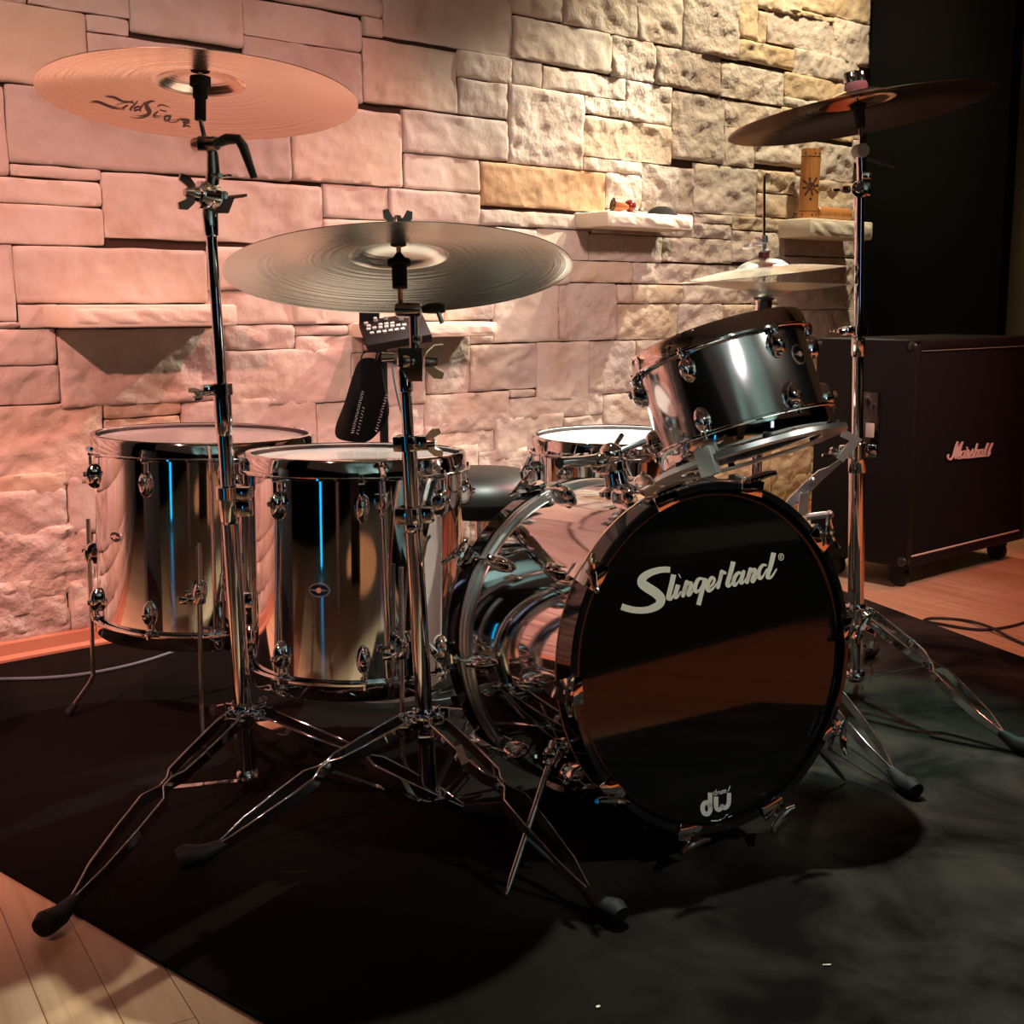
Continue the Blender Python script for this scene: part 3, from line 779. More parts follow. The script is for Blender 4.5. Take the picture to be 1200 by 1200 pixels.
for z in (-BL + .041, -BL + .056):
    b = MB(); b.lathe([(.277, z), (.281, z), (.2855, z + .0035), (.2865, z + .007), (.2855, z + .0105), (.281, z + .013), (.277, z + .013)], None, 160, closed=True)
    o = b.build('counter_ring', bright_steel, bass)
b = MB(); b.lathe([(0, -.0125), (.10, -.0125), (.20, -.0125), (.264, -.0125), (.266, -.0125), (.2705, -.0105), (.2742, -.014)], None, 160)
fh = b.build('front_head', drumhead_black, bass)
b = MB(); b.lathe([(.2745, -BL + .014), (.27, -BL + .0105), (.265, -BL + .0125), (0, -BL + .0125)], None, 96)
b.build('batter_head', head_white, bass)

# lugs, rods and claws, ten to a side
for k in range(10):
    a = radians(2 + 36 * k)
    for front in (1, 0):
        zl = -.115 if front else -BL + .115
        fl = 1 if front else -1
        lg = lug_pod(MB(), cyl_frame(a, .2768, zl), .066, .026, .024, fl).build('lug', chrome, bass)
        r_ = .2955
        ze = 0.0 if front else -BL
        rod = MB()
        rod.tube([(.292 * cos(a), .292 * sin(a), zl + fl * .02), (r_ * cos(a), r_ * sin(a), ze + fl * .004)], .0034, 10)
        rod.build('tension_rod', chrome, lg)
        cl = MB(); M2 = cyl_frame(a, r_, ze) @ (Matrix.Identity(4) if front else Matrix.Rotation(pi, 4, 'Z'))
        # claw: saddle over the hoop edge, tapering tail, T handle
        w0, w1 = .030, .016
        cl.box((0, .003, -.012), (w0 * 1.5, .005, .026), M2, .0012)
        cl.loft([[(-w0 * .75, .004, .002), (w0 * .75, .004, .002), (w0 * .75, .004, -.004), (-w0 * .75, .004, -.004)],
                 [(-w1 * .8, -.030, .008), (w1 * .8, -.030, .008), (w1 * .8, -.030, -.004), (-w1 * .8, -.030, -.004)],
                 [(-.006, -.054, .007), (.006, -.054, .007), (.006, -.054, -.002), (-.006, -.054, -.002)]], M2)
        cl.build('claw', chrome, bass, sharp=30)
        th = MB(); Mt = M2 @ T((0, .004, .006)) @ Matrix.Rotation(-pi / 2, 4, 'X') @ Matrix.Rotation(radians(rnd.uniform(-40, 40)), 4, 'Z')
        th.lathe([(0, .014), (.0055, .013), (.0065, .006), (.005, 0), (0, 0)], Mt, 12)
        th.tube([(-.031, 0, .020), (-.021, 0, .013), (0, 0, .010), (.021, 0, .013), (.031, 0, .020)], [.0038, .0052, .0072, .0052, .0038], 10, Mt)
        th.build('t_handle', chrome, lg)

# tom mount on the shell: base plate, post, ball and arms
tm = MB(); MB_t = cyl_frame(radians(101), .277, -.19)
tm.lathe([(.036, -.004), (.034, .006), (.022, .012), (.020, .034), (.024, .038), (.024, .052), (.016, .058), (0, .058)], MB_t, 32)
tmo = tm.build('tom_mount', chrome, bass)
tr = MB()
tr.ball((0.0, 0, .064), .021, MB_t)
tr.ball((.034, .012, .058), .018, MB_t)
tr.tube([(0, 0, .06), (.04, .012, .066), (.085, .03, .074), (.135, .05, .085)], .0095, 14, MB_t)
tr.tube([(-.062, .02, .072), (-.02, .005, .066), (.02, -.008, .066)], .0055, 10, MB_t)
tr.tube([(-.05, -.03, .086), (.0, 0, .068)], .0045, 10, MB_t)
wing_nut(tr, MB_t @ T((-.004, -.03, .05)) @ Matrix.Rotation(pi / 2, 4, 'X'), 1.3)
wing_nut(tr, MB_t @ T((.05, -.02, .07)) @ Matrix.Rotation(pi / 2, 4, 'X'), 1.3)
tr.build('tom_arm', chrome, tmo)

# spurs
def spur(angle, zoff, foot, ext):
    a = radians(angle)
    P = BMx @ V((.292 * cos(a), .292 * sin(a), zoff)); F = V(foot); d = (P - F).normalized()
    br = WB(); br.ball(P, .015); br.lathe([(0, .02), (.012, .02), (.012, -.02), (0, -.02)], frame(P, d), 14)
    br.lathe([(.024, -.012), (.020, -.004), (.012, .003), (0, .004)], BMx @ cyl_frame(a, .279, zoff), 18)
    wing_nut(br, frame(P + V((-.012, -.02, .004)), (-.5, -.75, .3)), 1.1)
    o = br.build('spur_bracket', chrome, bass)
    rd = WB(); rd.tube([F + d * .006, F + d * .03, P + d * ext], [.002, .0052, .0052], 12)
    rd.build('spur', steel, o)
spur(208, -.115, ground(592, 1053, CZ), .035)
spur(-31, -.13, ground(993, 917, CZ), .03)

# lettering on the front head
HP = BMx @ V((0, 0, -.0118)); 
def conv_head(sc, ox, oy):
    return lambda x, y: on_plane(ox + x / sc, oy + y / sc, HP, bn)
SL = [
 [(370,158,38),(310,158,42),(238,178,46),(188,212,54),(182,248,62),(222,280,66),(272,312,66),(306,350,64),(296,390,56),(246,418,48),(182,430,44),(112,424,44),(44,404,44)],
 [(394,190,34),(378,262,34),(360,334,32),(360,350,28),(376,352,20),(394,322,11)],
 [(424,258,30),(404,326,29),(406,342,24),(420,338,17),(442,304,10)],
 [(432,200,33),(436,198,33)],
 [(482,240,28),(456,330,28)],[(458,318,10),(480,266,15),(504,246,24),(512,262,27),(494,312,27),(494,328,23),(508,322,15),(528,288,9)],
 [(596,222,16),(566,218,22),(546,244,27),(536,284,28),(546,306,24),(566,292,15),(590,250,9)],[(606,214,30),(584,300,30),(560,394,31)],
 [(626,280,12),(656,254,17),(666,224,20),(650,210,22),(630,236,26),(618,274,28),(630,298,25),(660,280,14),(690,238,9)],
 [(716,170,26),(704,222,26),(690,276,25)],[(704,222,10),(716,188,17),(728,174,21),(737,179,21)],
 [(793,104,32),(774,180,31),(754,248,29),(758,266,23),(772,262,16),(796,226,9)],
 [(850,186,14),(828,178,21),(804,206,26),(794,244,27),(804,262,22),(826,238,13),(846,200,9)],[(862,172,27),(844,232,27),(848,248,21),(862,240,14),(884,208,9)],
 [(908,154,27),(884,240,27)],[(886,228,10),(908,178,15),(932,156,23),(940,172,26),(922,222,26),(922,238,21),(936,230,14),(958,194,9)],
 [(1012,128,14),(990,128,21),(968,158,26),(962,198,27),(974,216,22),(996,194,13),(1016,154,9)],[(1064,44,33),(1046,120,31),(1024,196,29),(1030,212,22),(1050,204,15),(1082,154,10)],
 [(1113 + 17 * cos(t), 72 + 22 * sin(t), 5) for t in [2 * pi * k / 16 for k in range(17)]],
 [(1107,84,4),(1108,62,4),(1116,62,4),(1117,70,4),(1109,74,4)],[(1110,74,4),(1119,84,4)],
]
m = WB(); strokes(m, SL, conv_head(1200 / 210, 720, 640), bn * .0012)
o = m.build('script_lettering', cream, fh, smooth=False); o['label'] = 'cream script lettering across the black front head'
DW = [
 [(200,172,50),(200,260,50),(196,330,52)],
 [(160 + 42 * cos(t), 342 + 62 * sin(t), 50) for t in [2 * pi * k / 20 for k in range(21)]],
 [(264,215,50),(264,300,50),(272,345,46),(296,358,46),(320,338,42),(328,300,36)],[(328,300,36),(338,330,42),(362,336,46),(390,312,46),(402,270,46),(404,175,46)],
 [(250 + 13 * cos(t), 180 + 18 * sin(t), 9) for t in [2 * pi * k / 12 for k in range(13)]],[(266,142,9),(264,198,9)],
 [(282,162,9),(281,192,9)],[(282,172,8),(290,162,8),(296,163,8)],
 [(305,156,9),(304,178,9),(312,186,9),(322,180,9)],[(324,152,9),(322,184,9)],
 [(338,148,9),(336,180,9)],[(338,156,8),(348,146,9),(354,152,9),(353,176,9)],[(354,154,8),(366,142,9),(372,148,9),(370,172,9)],
 [(414,104,10),(396,156,10)],
 [(215,478,14),(280,476,14)],[(298,470,14),(316,464,14)],[(340,456,6),(346,448,6)],[(358,440,6),(364,432,6)],[(372,414,12),(390,408,10)],[(394,440,7),(432,424,9)],
]
m = WB(); strokes(m, DW, conv_head(9.23, 810, 910), bn * .0012)
o = m.build('small_logo', logo_grey, fh, smooth=False); o['label'] = 'small pale grey logo printed low on the front head'

# ================================================================ RACK TOM
RC, RN = V((.394, 2.30, .74)), V((-.264, .249, .932)).normalized()
RM = frame(RC + RN * .105, RN, (1, .2, 0))
Rr, RH = .152, .212
rack, rshell = drum('rack_tom', 'small chrome tom tilted away above the bass drum', RM, Rr, RH, 6, radians(-76), .064, .060, head_white, .044, shell_mat=scuffed_chrome)
badge(rack, Rr, radians(-57), -.085, .036, .036)
# suspension ring under the lower hoop, with its rubber corner and end bracket
b = MB(); b.lathe([(Rr - .022, -RH - .012), (Rr + .024, -RH - .012), (Rr + .024, -RH - .004), (Rr + .022, -RH - .004), (Rr + .022, -RH - .009), (Rr - .022, -RH - .009)], None, 96, closed=True)
ring = b.build('suspension_ring', bright_steel, rack); ring['label'] = 'flat chrome suspension ring below the lower hoop'
for a in (-160, -100, -40, 20, 80, 140):
    a = radians(a); b = MB(); b.lathe([(0, .014), (.006, .014), (.007, 0), (0, 0)], T(((Rr + .012) * cos(a), (Rr + .012) * sin(a), -RH - .010)), 10)
    b.build('grommet', rubber, ring)
b = MB(); Mq = cyl_frame(radians(-138), Rr + .013, -RH - .012)
b.box((0, 0, .004), (.032, .05, .022), Mq, .004)
o = b.build('mount_bracket', grey_metal, rack)

# ================================================================ SNARE DRUM on its stand
SM = frame((.226, 2.78, .618), (.0, -.02, 1))
snare, s_sh = drum('snare_drum', 'chrome snare drum with bright white head behind the bass drum', SM, .1778, .15, 10, radians(-90 - 76), .07, .06, head_white, .034, None, False)
b = MB(); M2 = cyl_frame(radians(-165), .1785, -.075)
b.box((0, -.01, .012), (.03, .05, .022), M2, .005); b.tube([(0, .03, .016), (.004, .0, .034), (.004, -.045, .026)], .005, 10, M2)
b.build('strainer', chrome, snare)
sst = thing('snare_stand', 'chrome snare stand holding up the snare drum behind the bass drum', 'stand', T((.226, 2.78, CZ)))
b = WB(); b.tube([(.226, 2.78, .09), (.226, 2.78, .42)], .0125, 16); b.build('tube', chrome, sst)
for k in range(3):
    a = radians(50 + 120 * k); d = V((cos(a), sin(a), 0)); c = V((.226, 2.78, 0))
    b = WB(); b.tube([c + d * .01 + V((0, 0, .40)), c + d * .13 + V((0, 0, .448)), c + d * .196 + V((0, 0, .452)), c + d * .196 + V((0, 0, .49))], .006, 10); b.build('basket_arm', chrome, sst)
    b = WB(); b.tube([c + d * .012 + V((0, 0, .25)), c + d * .15 + V((0, 0, .12)), c + d * .245 + V((0, 0, .022))], .007, 10); lg = b.build('leg', chrome, sst)
    b = WB(); b.tube([c + d * .235 + V((0, 0, .03)), c + d * .262 + V((0, 0, CZ + .0105))], .0105, 10); b.build('rubber_foot', rubber, lg)

# ================================================================ CYMBALS
def cymbal(name, label, C, n, R, m, bell_r=None, bell_h=None, bow=None, cat='cymbal', group='cymbals of the drum kit', spin=0):
    bell_r = bell_r or R * .285; bell_h = bell_h or R * .13; bow = bow or R * .10
    M = frame(C, n)
    root_mb = MB()
    def top(r):
        if r < bell_r:
            q = r / bell_r
            return bow + bell_h * sqrt(max(0.0, 1 - q * q * .92)) - bell_h * .283
        q = (r - bell_r) / (R - bell_r)
        return bow * (1 - q ** 1.35)
    rs = [.0065, .012, .02] + [bell_r * k / 10 for k in range(4, 11)] + [bell_r * 1.03, bell_r * 1.08] + [bell_r * 1.08 + (R - bell_r * 1.08) * k / 26 for k in range(1, 27)]
    rs = [r for i, r in enumerate(rs) if i == 0 or r > rs[i - 1]]
    th = .0012
    prof = [(r, top(r) + th / 2) for r in rs] + [(r, top(r) - th / 2) for r in rs[::-1]]
    root_mb.lathe(prof, None, 128, closed=True)
    o = root_mb.build(name, m, None, sharp=50)
    o.matrix_world = M; PM[o.name] = M
    tag(o, label, cat, group)
    return o, M, top

LC, LN, LR = V((-.5248, 2.24, 1.2395)), V((.005, .131, .991)), .2638
lcym, LM, ltop = cymbal('cymbal', 'copper coloured cymbal with dark script lettering on top of the tall left stand', LC, LN, LR, bronze_bright)
MC_, MN, MR = V((-.185, 2.14, .949)), V((-.040, .231, .972)), .2848
mcym, MMx, mtop = cymbal('cymbal', 'grey green cymbal at centre, on the middle stand above the smaller floor tom', MC_, MN, MR, bronze_grey)
RCc, RNn, RR = V((.743, 2.84, 1.295)), V((-.147, .059, .987)), .2795
rcym, RMx, rtop = cymbal('cymbal', 'dark reddish cymbal tilted on the tall right stand in front of the black panel', RCc, RNn, RR, bronze_dark)

# dark script lettering on the underside of the left cymbal
ZL = [
 [(268,106,4),(300,110,10),(345,116,15),(395,138,16),(440,156,10),(500,156,4)],
 [(530,150,4),(500,160,10),(430,168,6),(350,200,4)],
 [(125,164,4),(170,158,12),(215,166,16),(280,192,18),(340,214,16),(420,226,5)],
 [(474,192,12),(450,208,14),(428,222,12),(450,226,5)],[(505,163,10),(530,168,9)],
 [(570,152,8),(535,192,15),(500,228,15),(520,236,5)],
 [(596,206,9),(566,204,12),(540,222,14),(548,240,12),(585,226,7)],[(640,160,8),(608,204,15),(588,236,15),(606,244,5)],
 [(735,150,3),(700,152,14),(668,164,26),(652,190,38),(668,224,44),(682,250,38),(664,280,26),(620,300,16),(560,306,10),(500,292,4)],
 [(760,246,10),(735,270,16),(720,292,14),(760,300,8),(800,290,4)],[(760,196,12),(800,184,12),(870,208,5)],[(780,232,10),(840,246,8)],
 [(880,288,14),(840,292,16),(820,314,16),(840,334,16),(874,316,12)],[(880,290,16),(862,330,16),(880,346,8)],
 [(880,346,8),(930,342,12),(970,320,10),(1000,320,8)],
 [(985,326,14),(1040,330,18),(1050,346,16),(1010,366,20),(1000,384,14),(1040,378,18),(1066,390,8)]]
def conv_cym(M, top, n):
    Mi = M.inverted()
    def f(x, y):
        px, py = 90 + x / 8.0, 100 + y / 8.0
        P = M @ V((0, 0, .012))
        for _ in range(3):
            q = on_plane(px, py, P, n); l = Mi @ q
            P = M @ V((0, 0, top(hypot(l.x, l.y)) - .0014))
        return on_plane(px, py, P, n)
    return f
m = WB(); strokes(m, ZL, conv_cym(LM, ltop, LN.normalized()), LN * -.0002)
o = m.build('ink_lettering', dark_print, lcym, smooth=False); o['label'] = 'dark ink script lettering on the underside'

# ================================================================ STANDS
def strap_leg(root, S, J, E, side, gap0=.019, gapJ=.0035, gap1=.021, wdt=.022, name='leg', foot_len=.075):
    """double braced leg: two flat straps from the collar S through the pinch J to the foot E"""
    b = WB(); S, J, E = V(S), V(J), V(E)
    ks = [(0, gap0 * .75), (.06, gap0), (.55, gap0 * .95), (.86, gap0 * .8), (.97, gapJ), (1.06, gapJ), (1.16, gap1), (1.45, gap1 * .95), (1.75, gap1 * .72), (1.93, .006), (2.0, .003)]
    def pos(t):
        return S.lerp(J, t) if t <= 1 else J.lerp(E, t - 1)
    for sg in (1, -1):
        vs = []; prev = None
        for t, g in ks:
            p = pos(t); d = ((J - S) if t <= 1 else (E - J)).normalized()
            lat = V(side).normalized(); up = lat.cross(d).normalized()
            if up.z < 0: up = -up
            q = p + lat * (sg * g)
            wd_ = wdt if t < 1.9 else wdt * .8
            tt = .0017; hh_ = wd_ / 2 - tt
            sec = [(tt * cos(pi * k / 4), hh_ + tt * sin(pi * k / 4)) for k in range(5)] + [(-tt, hh_ * .8), (-tt, -hh_ * .8)]
            sec += [(-x_, -y_) for x_, y_ in sec]
            vs += [q + lat * x_ + up * y_ for x_, y_ in sec]
        n = len(ks); m_ = 14
        fs = [(i * m_ + k, i * m_ + (k + 1) % m_, (i + 1) * m_ + (k + 1) % m_, (i + 1) * m_ + k) for i in range(n - 1) for k in range(m_)]
        fs += [tuple(range(m_))[::-1], tuple((n - 1) * m_ + k for k in range(m_))]
        b.add(vs, fs)
    # rivets and pins across
    lat = V(side).normalized()
    for t, g in ((0.02, gap0), (1.0, gapJ + .004)):
        p = pos(t); b.tube([p - lat * (g + .004), p + lat * (g + .004)], .0038, 8)
    o = b.build(name, chrome, root, sharp=50)
    f = WB(); d = (E - J).normalized(); h = V((d.x, d.y, 0)).normalized()
    e0 = E - d * .012; e1 = E + d * foot_len * .45; e2 = E + d * foot_len
    for q in (e1, e2):
        if q.z < CZ + .0175: q.z = CZ + .0175
    if E.z < CZ + .02: pass
    f.tube([e0, e0 + d * .006, e1, e2 - d * .008, e2 + h * .004], [.006, .009, .0155, .019, .015], 16)
    f.build('rubber_foot', rubber, o)
    return o

def lerp(a, b, t): return a + (b - a) * t

class Axis:
    """straight stand axis given by two points; P(y) is the point of the axis seen at image row y"""
    def __init__(s, A, B): s.A, s.B = V(A), V(B); s.d = (s.B - s.A).normalized()
    def z(s, z): return s.A + (s.B - s.A) * ((z - s.A.z) / (s.B.z - s.A.z))
    def row(s, y):
        lo, hi = -1.0, 2.0
        for _ in range(40):
            m_ = (lo + hi) / 2; P = s.A + (s.B - s.A) * m_
            X = P - V((0, 0, CAM_H)); fw = X.y * _c - X.z * _s; up = X.y * _s + X.z * _c
            yy = 600 - F_PX * up / fw
            if yy > y: lo = m_
            else: hi = m_
        return s.A + (s.B - s.A) * lo
    def seg(s, mb, y0, y1, r, seg=20):
        mb.tube([s.row(y0), s.row(y1)], r, seg); return mb
    def ring(s, mb, y, prof, seg=24):
        return mb.lathe(prof, frame(s.row(y), s.d), seg)

def clamp_block(mb, ax, y, r, side, s=1.0, h=.018):
    """collar round the tube with ears and a wing screw on one side"""
    P = ax.row(y); M = frame(P, ax.d, side)
    mb.lathe([(r, -h / 2), (r + .006 * s, -h / 2), (r + .006 * s, h / 2), (r, h / 2)], M, 24)
    mb.box((r + .010 * s, 0, 0), (.022 * s, .020 * s, h * .95), M, .002)
    return M

def tripod_hub(root, ax, y_collar, y_hub, r, feet, joints, names=None):
    C0 = ax.row(y_collar); H0 = ax.row(y_hub)
    cb = WB(); M = frame(C0, ax.d)
    cb.lathe([(r, .018), (r + .005, .018), (r + .007, .012), (r + .007, -.012), (r + .005, -.018), (r, -.018)], M, 24)
    for F in feet:
        d = V((F[0] - C0.x, F[1] - C0.y, 0)).normalized(); s_ = V((-d.y, d.x, 0))
        for sg in (1, -1):
            Mx = Matrix.Translation(C0 + d * (r + .013) + s_ * sg * .012) @ Matrix(((d.x, s_.x, 0, 0), (d.y, s_.y, 0, 0), (0, 0, 1, 0), (0, 0, 0, 1)))
            cb.box((0, 0, 0), (.03, .004, .026), Mx, .001)
    cb.build('collar', chrome, root)
    hb = WB(); M = frame(H0, ax.d)
    hb.lathe([(0, .014), (r + .002, .014), (r + .007, .006), (r + .007, -.004), (r + .002, -.010), (0, -.012)], M, 24)
    hb.build('hub', chrome, root)
    for F, (tj, rise) in zip(feet, joints):
        d = V((F[0] - C0.x, F[1] - C0.y, 0)).normalized(); s_ = V((-d.y, d.x, 0))
        S = C0 + d * (r + .018); E = V(F); J = S.lerp(E, tj) + V((0, 0, rise))
        strap_leg(root, S, J, E, s_)
        br = WB(); B0 = H0 + d * (r + .006); B1 = J - V((0, 0, .006))
        lat = s_ * .006
        u = (B1 - B0).normalized(); nn = s_.cross(u)
        vs = []
        for p in (B0, B1):
            for a_, b_ in ((.001, .006), (.001, -.006), (-.001, -.006), (-.001, .006)):
                vs.append(p + nn * b_ * .25 + s_ * b_ + nn * a_)
        br.add(vs, [(0, 1, 5, 4), (1, 2, 6, 5), (2, 3, 7, 6), (3, 0, 4, 7), (3, 2, 1, 0), (4, 5, 6, 7)])
        br.build('brace', chrome, root, smooth=False)

def tilter(root, P, hax, s=1.0, mat_=None):
    """toothed cymbal tilter: stacked discs about the horizontal axis hax"""
    b = WB(); M = frame(P, hax, (0, 0, 1))
    b.lathe([(0, .020 * s), (.008 * s, .020 * s), (.010 * s, .014 * s), (.017 * s, .013 * s), (.0185 * s, .009 * s), (.0185 * s, .002 * s), (.0165 * s, .001 * s), (.0165 * s, -.001 * s), (.0185 * s, -.002 * s),
             (.0185 * s, -.010 * s), (.015 * s, -.013 * s), (.010 * s, -.014 * s), (.008 * s, -.020 * s), (0, -.020 * s)], M, 28)
    b.build('tilter', mat_ or chrome, root)
    return M

# ---- tall left stand
ax = Axis(at(290, 912, 2.262), at(240, 160, 2.242))
ls = thing('cymbal_stand', 'tall chrome tripod stand at the left holding the copper coloured cymbal', 'cymbal stand', T((ax.z(0).x, ax.z(0).y, CZ)), 'chrome cymbal stands')
b = WB(); ax.seg(b, 908, 604, .0152); ax.ring(b, 608, [(.0152, -.012), (.0152, .0), (.0135, .01)]); b.build('lower_tube', chrome, ls)
b = WB(); ax.seg(b, 606, 462, .0132); b.lathe([(.0132, -.030), (.0152, -.022), (.0155, 0), (.0155, .045), (0.0132, .045)], frame(ax.row(490), ax.d), 24); b.build('middle_tube', chrome, ls)
b = WB(); ax.seg(b, 470, 245, .0095); b.lathe([(.0095, -.022), (.0125, -.020), (.0145, .018), (.0095, .03)], frame(ax.row(262), ax.d), 24); b.build('upper_tube', chrome, ls)
b = WB(); M = clamp_block(b, ax, 456, .0135, (-1, -.5, 0), 1.0, .020); c1 = b.build('clamp', chrome, ls)
b = WB(); wing_nut(b, M @ T((.034, 0, -.006)) @ Matrix.Rotation(pi / 2, 4, 'Y') @ Matrix.Rotation(radians(70), 4, 'Z'), 1.0); b.build('wing_screw', chrome, c1)
b = WB(); M = clamp_block(b, ax, 577, .0155, (1, -.15, 0), 1.25, .022); b.box((.028, 0, -.028), (.026, .022, .03), M, .003)
b.lathe([(.0152, -.056), (.0175, -.050), (.0185, -.012), (.0165, -.010)], M, 24); c1 = b.build('clamp', chrome, ls)
tripod_hub(ls, ax, 836, 910, .0155, [tuple(ground(86, 1056, .028)), tuple(ground(546, 950, .02)), (-.62, 2.62, .03)], [(.46, .016), (.5, .01), (.5, .01)])
for y in (826, 848):
    b = WB(); b.lathe([(.0152, -.004), (.0172, -.004), (.0172, .004), (.0152, .004)], frame(ax.row(y), ax.d), 24); b.build('lock_ring', rubber, ls)
b = WB(); P_ = ax.row(838) + V((.036, -.01, .02)); wing_nut(b, frame(P_, (.9, -.2, .35)), 1.0); b.tube([P_, ax.row(838)], .0035, 8); b.build('wing_screw', chrome, ls)
Pt = at(243, 230, 2.243)
M = tilter(ls, Pt, (-.75, -.66, .1), 1.35)
b = WB(); wing_nut(b, M @ T((0, 0, .026)) @ Matrix.Rotation(radians(0), 4, 'Z'), 1.35); b.build('wing_nut', dark_chrome, ls)
b = WB(); b.tube([at(262, 232, 2.25), at(290, 229, 2.252)], .0032, 10); b.box(at(262, 236, 2.25), (.018, .02, .034), None, .003)
b.loft([[at(x, y, Y) for x, y, Y in ((246, 250, 2.235), (268, 250, 2.235), (268, 250, 2.265), (246, 250, 2.265))], [at(x, y, Y) for x, y, Y in ((250, 235, 2.238), (275, 232, 2.238), (275, 232, 2.262), (250, 235, 2.262))]])
b.build('tilter_body', chrome, ls)
b = WB(); b.tube([at(248, 222, 2.243), at(250, 200, 2.243), at(249, 178, 2.243), at(247, 170, 2.243)], [.012, .0115, .010, .009], 14); wing_nut(b, frame(at(258, 207, 2.232), (.3, -.9, .1)), .8)
b.build('arm_post', dark_chrome, ls)
b = WB(); b.box(at(240, 169, 2.243), (.022, .026, .026), None, .004); b.lathe([(0, .024), (.011, .024), (.0125, .02), (.0125, -.02), (.011, -.024), (0, -.024)], frame(at(241, 169, 2.243), (.9, -.43, 0)), 20); b.build('ratchet', dark_chrome, ls)
b = WB(); b.tube([at(254, 168, 2.236), at(266, 163, 2.232), at(279, 163, 2.228), at(285, 172, 2.226), at(298, 209, 2.222)], [.008, .0095, .0085, .0085, .006], 14); b.build('lever', plastic, ls)
top_c = LM @ V((0, 0, .05))
b = WB(); b.tube([at(240, 165, 2.243), LM @ V((0, 0, -.035)), LM @ V((0, 0, .07))], .0042, 10); b.build('rod', dark_chrome, ls)
b = MB(); b.lathe([(.0043, -.035), (.0095, -.035), (.0095, .0), (.0125, .002), (.0125, .020), (.0175, .022), (.0175, .036), (.0043, .036)], None, 24)
b.v = [LM @ p for p in b.v]; b.world = True; b.build('felt_sleeve', felt, ls)
b = MB(); b.lathe([(.0043, .046), (.016, .046), (.016, .060), (.0043, .060)], None, 24); wing_nut(b, T((0, 0, .066)), .9)
b.v = [LM @ V(p) for p in b.v]; b.world = True; b.build('top_felt', felt, ls)

# ---- middle stand
ax = Axis(at(503, 938, 2.156), at(470, 362, 2.142))
ms = thing('cymbal_stand', 'chrome tripod stand at the centre holding the grey green cymbal', 'cymbal stand', T((ax.z(0).x, ax.z(0).y, CZ)), 'chrome cymbal stands')
b = WB(); ax.seg(b, 934, 614, .0150); b.build('lower_tube', chrome, ms)
b = WB(); ax.seg(b, 614, 520, .0130); b.build('middle_tube', chrome, ms)
b = WB(); ax.seg(b, 524, 440, .0098); b.lathe([(.0098, -.02), (.0120, -.018), (.0135, .016), (.0098, .024)], frame(ax.row(446), ax.d), 24); b.build('upper_tube', chrome, ms)
b = WB(); M = clamp_block(b, ax, 519, .0132, (1, -.25, 0), 1.0, .026); b.box((-.004, 0, 0), (.038, .036, .026), M, .003); c1 = b.build('clamp', chrome, ms)
b = WB(); wing_nut(b, M @ T((.034, 0, 0)) @ Matrix.Rotation(pi / 2, 4, 'Y') @ Matrix.Rotation(radians(15), 4, 'Z'), 1.15); b.build('wing_screw', dark_chrome, c1)
b = WB(); M = clamp_block(b, ax, 603, .0152, (1, -.25, 0), 1.0, .028); b.box((-.006, 0, 0), (.040, .040, .028), M, .003); b.tube([M @ V((.02, 0, 0)), M @ V((.034, 0, 0))], .0045, 10); b.box(M @ V((.034, 0, 0)), (.006, .014, .014), None, .001)
b.lathe([(.0152, -.030), (.0165, -.026), (.0165, -.014), (.0152, -.012)], M, 24); b.build('clamp', chrome, ms)
tripod_hub(ms, ax, 842, 935, .0155, [tuple(ground(258, 992, .028)), tuple(ground(690, 1046, .03)), (-.02, 2.56, .03)], [(.44, .014), (.46, .018), (.5, .01)])
b = WB(); b.box(ax.row(862) + V((.002, -.014, 0)), (.028, .012, .022), None, .003); b.build('lock_plate', chrome, ms)
b = WB(); q = [at(x, y, 1.995 - (y - 870) * .0012) for x, y in ((533, 875), (541, 872), (549, 893), (541, 897))]; b.add(q + [p + V((0, .0008, 0)) for p in q], [(0, 1, 2, 3), (7, 6, 5, 4), (0, 4, 5, 1), (1, 5, 6, 2), (2, 6, 7, 3), (3, 7, 4, 0)]); b.build('paper_sticker', sticker, ms, smooth=False)
Pt = at(480, 424, 2.145)
M = tilter(ms, Pt, (-.97, -.2, 0), 1.0, dark_chrome)
b = WB(); wing_nut(b, M @ T((0, 0, -.030)) @ Matrix.Rotation(pi, 4, 'X') @ Matrix.Rotation(radians(12), 4, 'Z'), 1.35); b.build('wing_nut', dark_chrome, ms)
b = WB(); b.tube([at(462, 418, 2.142), at(447, 418, 2.14)], [.0055, .0075], 12); b.build('bolt', dark_chrome, ms)
b = WB(); b.loft([[at(x, y, Y) for x, y, Y in ((480, 447, 2.13), (495, 447, 2.13), (495, 447, 2.16), (480, 447, 2.16))], [at(x, y, Y) for x, y, Y in ((468, 428, 2.128), (495, 428, 2.128), (495, 428, 2.162), (468, 428, 2.162))],
             [at(x, y, Y) for x, y, Y in ((466, 408, 2.130), (494, 408, 2.130), (494, 408, 2.160), (466, 408, 2.160))]])
b.build('tilter_body', dark_chrome, ms)
b = WB(); b.tube([at(486, 412, 2.143), at(485, 372, 2.143), at(484, 356, 2.143)], .0085, 14); b.box(at(489, 397, 2.13), (.014, .012, .012), None, .002); b.build('arm_post', dark_chrome, ms)
b = WB(); b.lathe([(0, .021), (.0115, .021), (.013, .017), (.013, -.017), (.0115, -.021), (0, -.021)], frame(at(479, 363, 2.143), (1, -.12, 0)), 20); b.build('ratchet', dark_chrome, ms)
b = WB(); b.tube([at(495, 363, 2.14), at(503, 361, 2.138), at(516, 361, 2.135), at(522, 362, 2.134)], [.006, .0095, .0095, .006], 14); lv = b.build('lever', plastic, ms)
b = WB(); b.tube([at(513, 364, 2.133), at(518, 379, 2.13)], [.0045, .0035], 10); b.build('lever_tip', steel, lv)
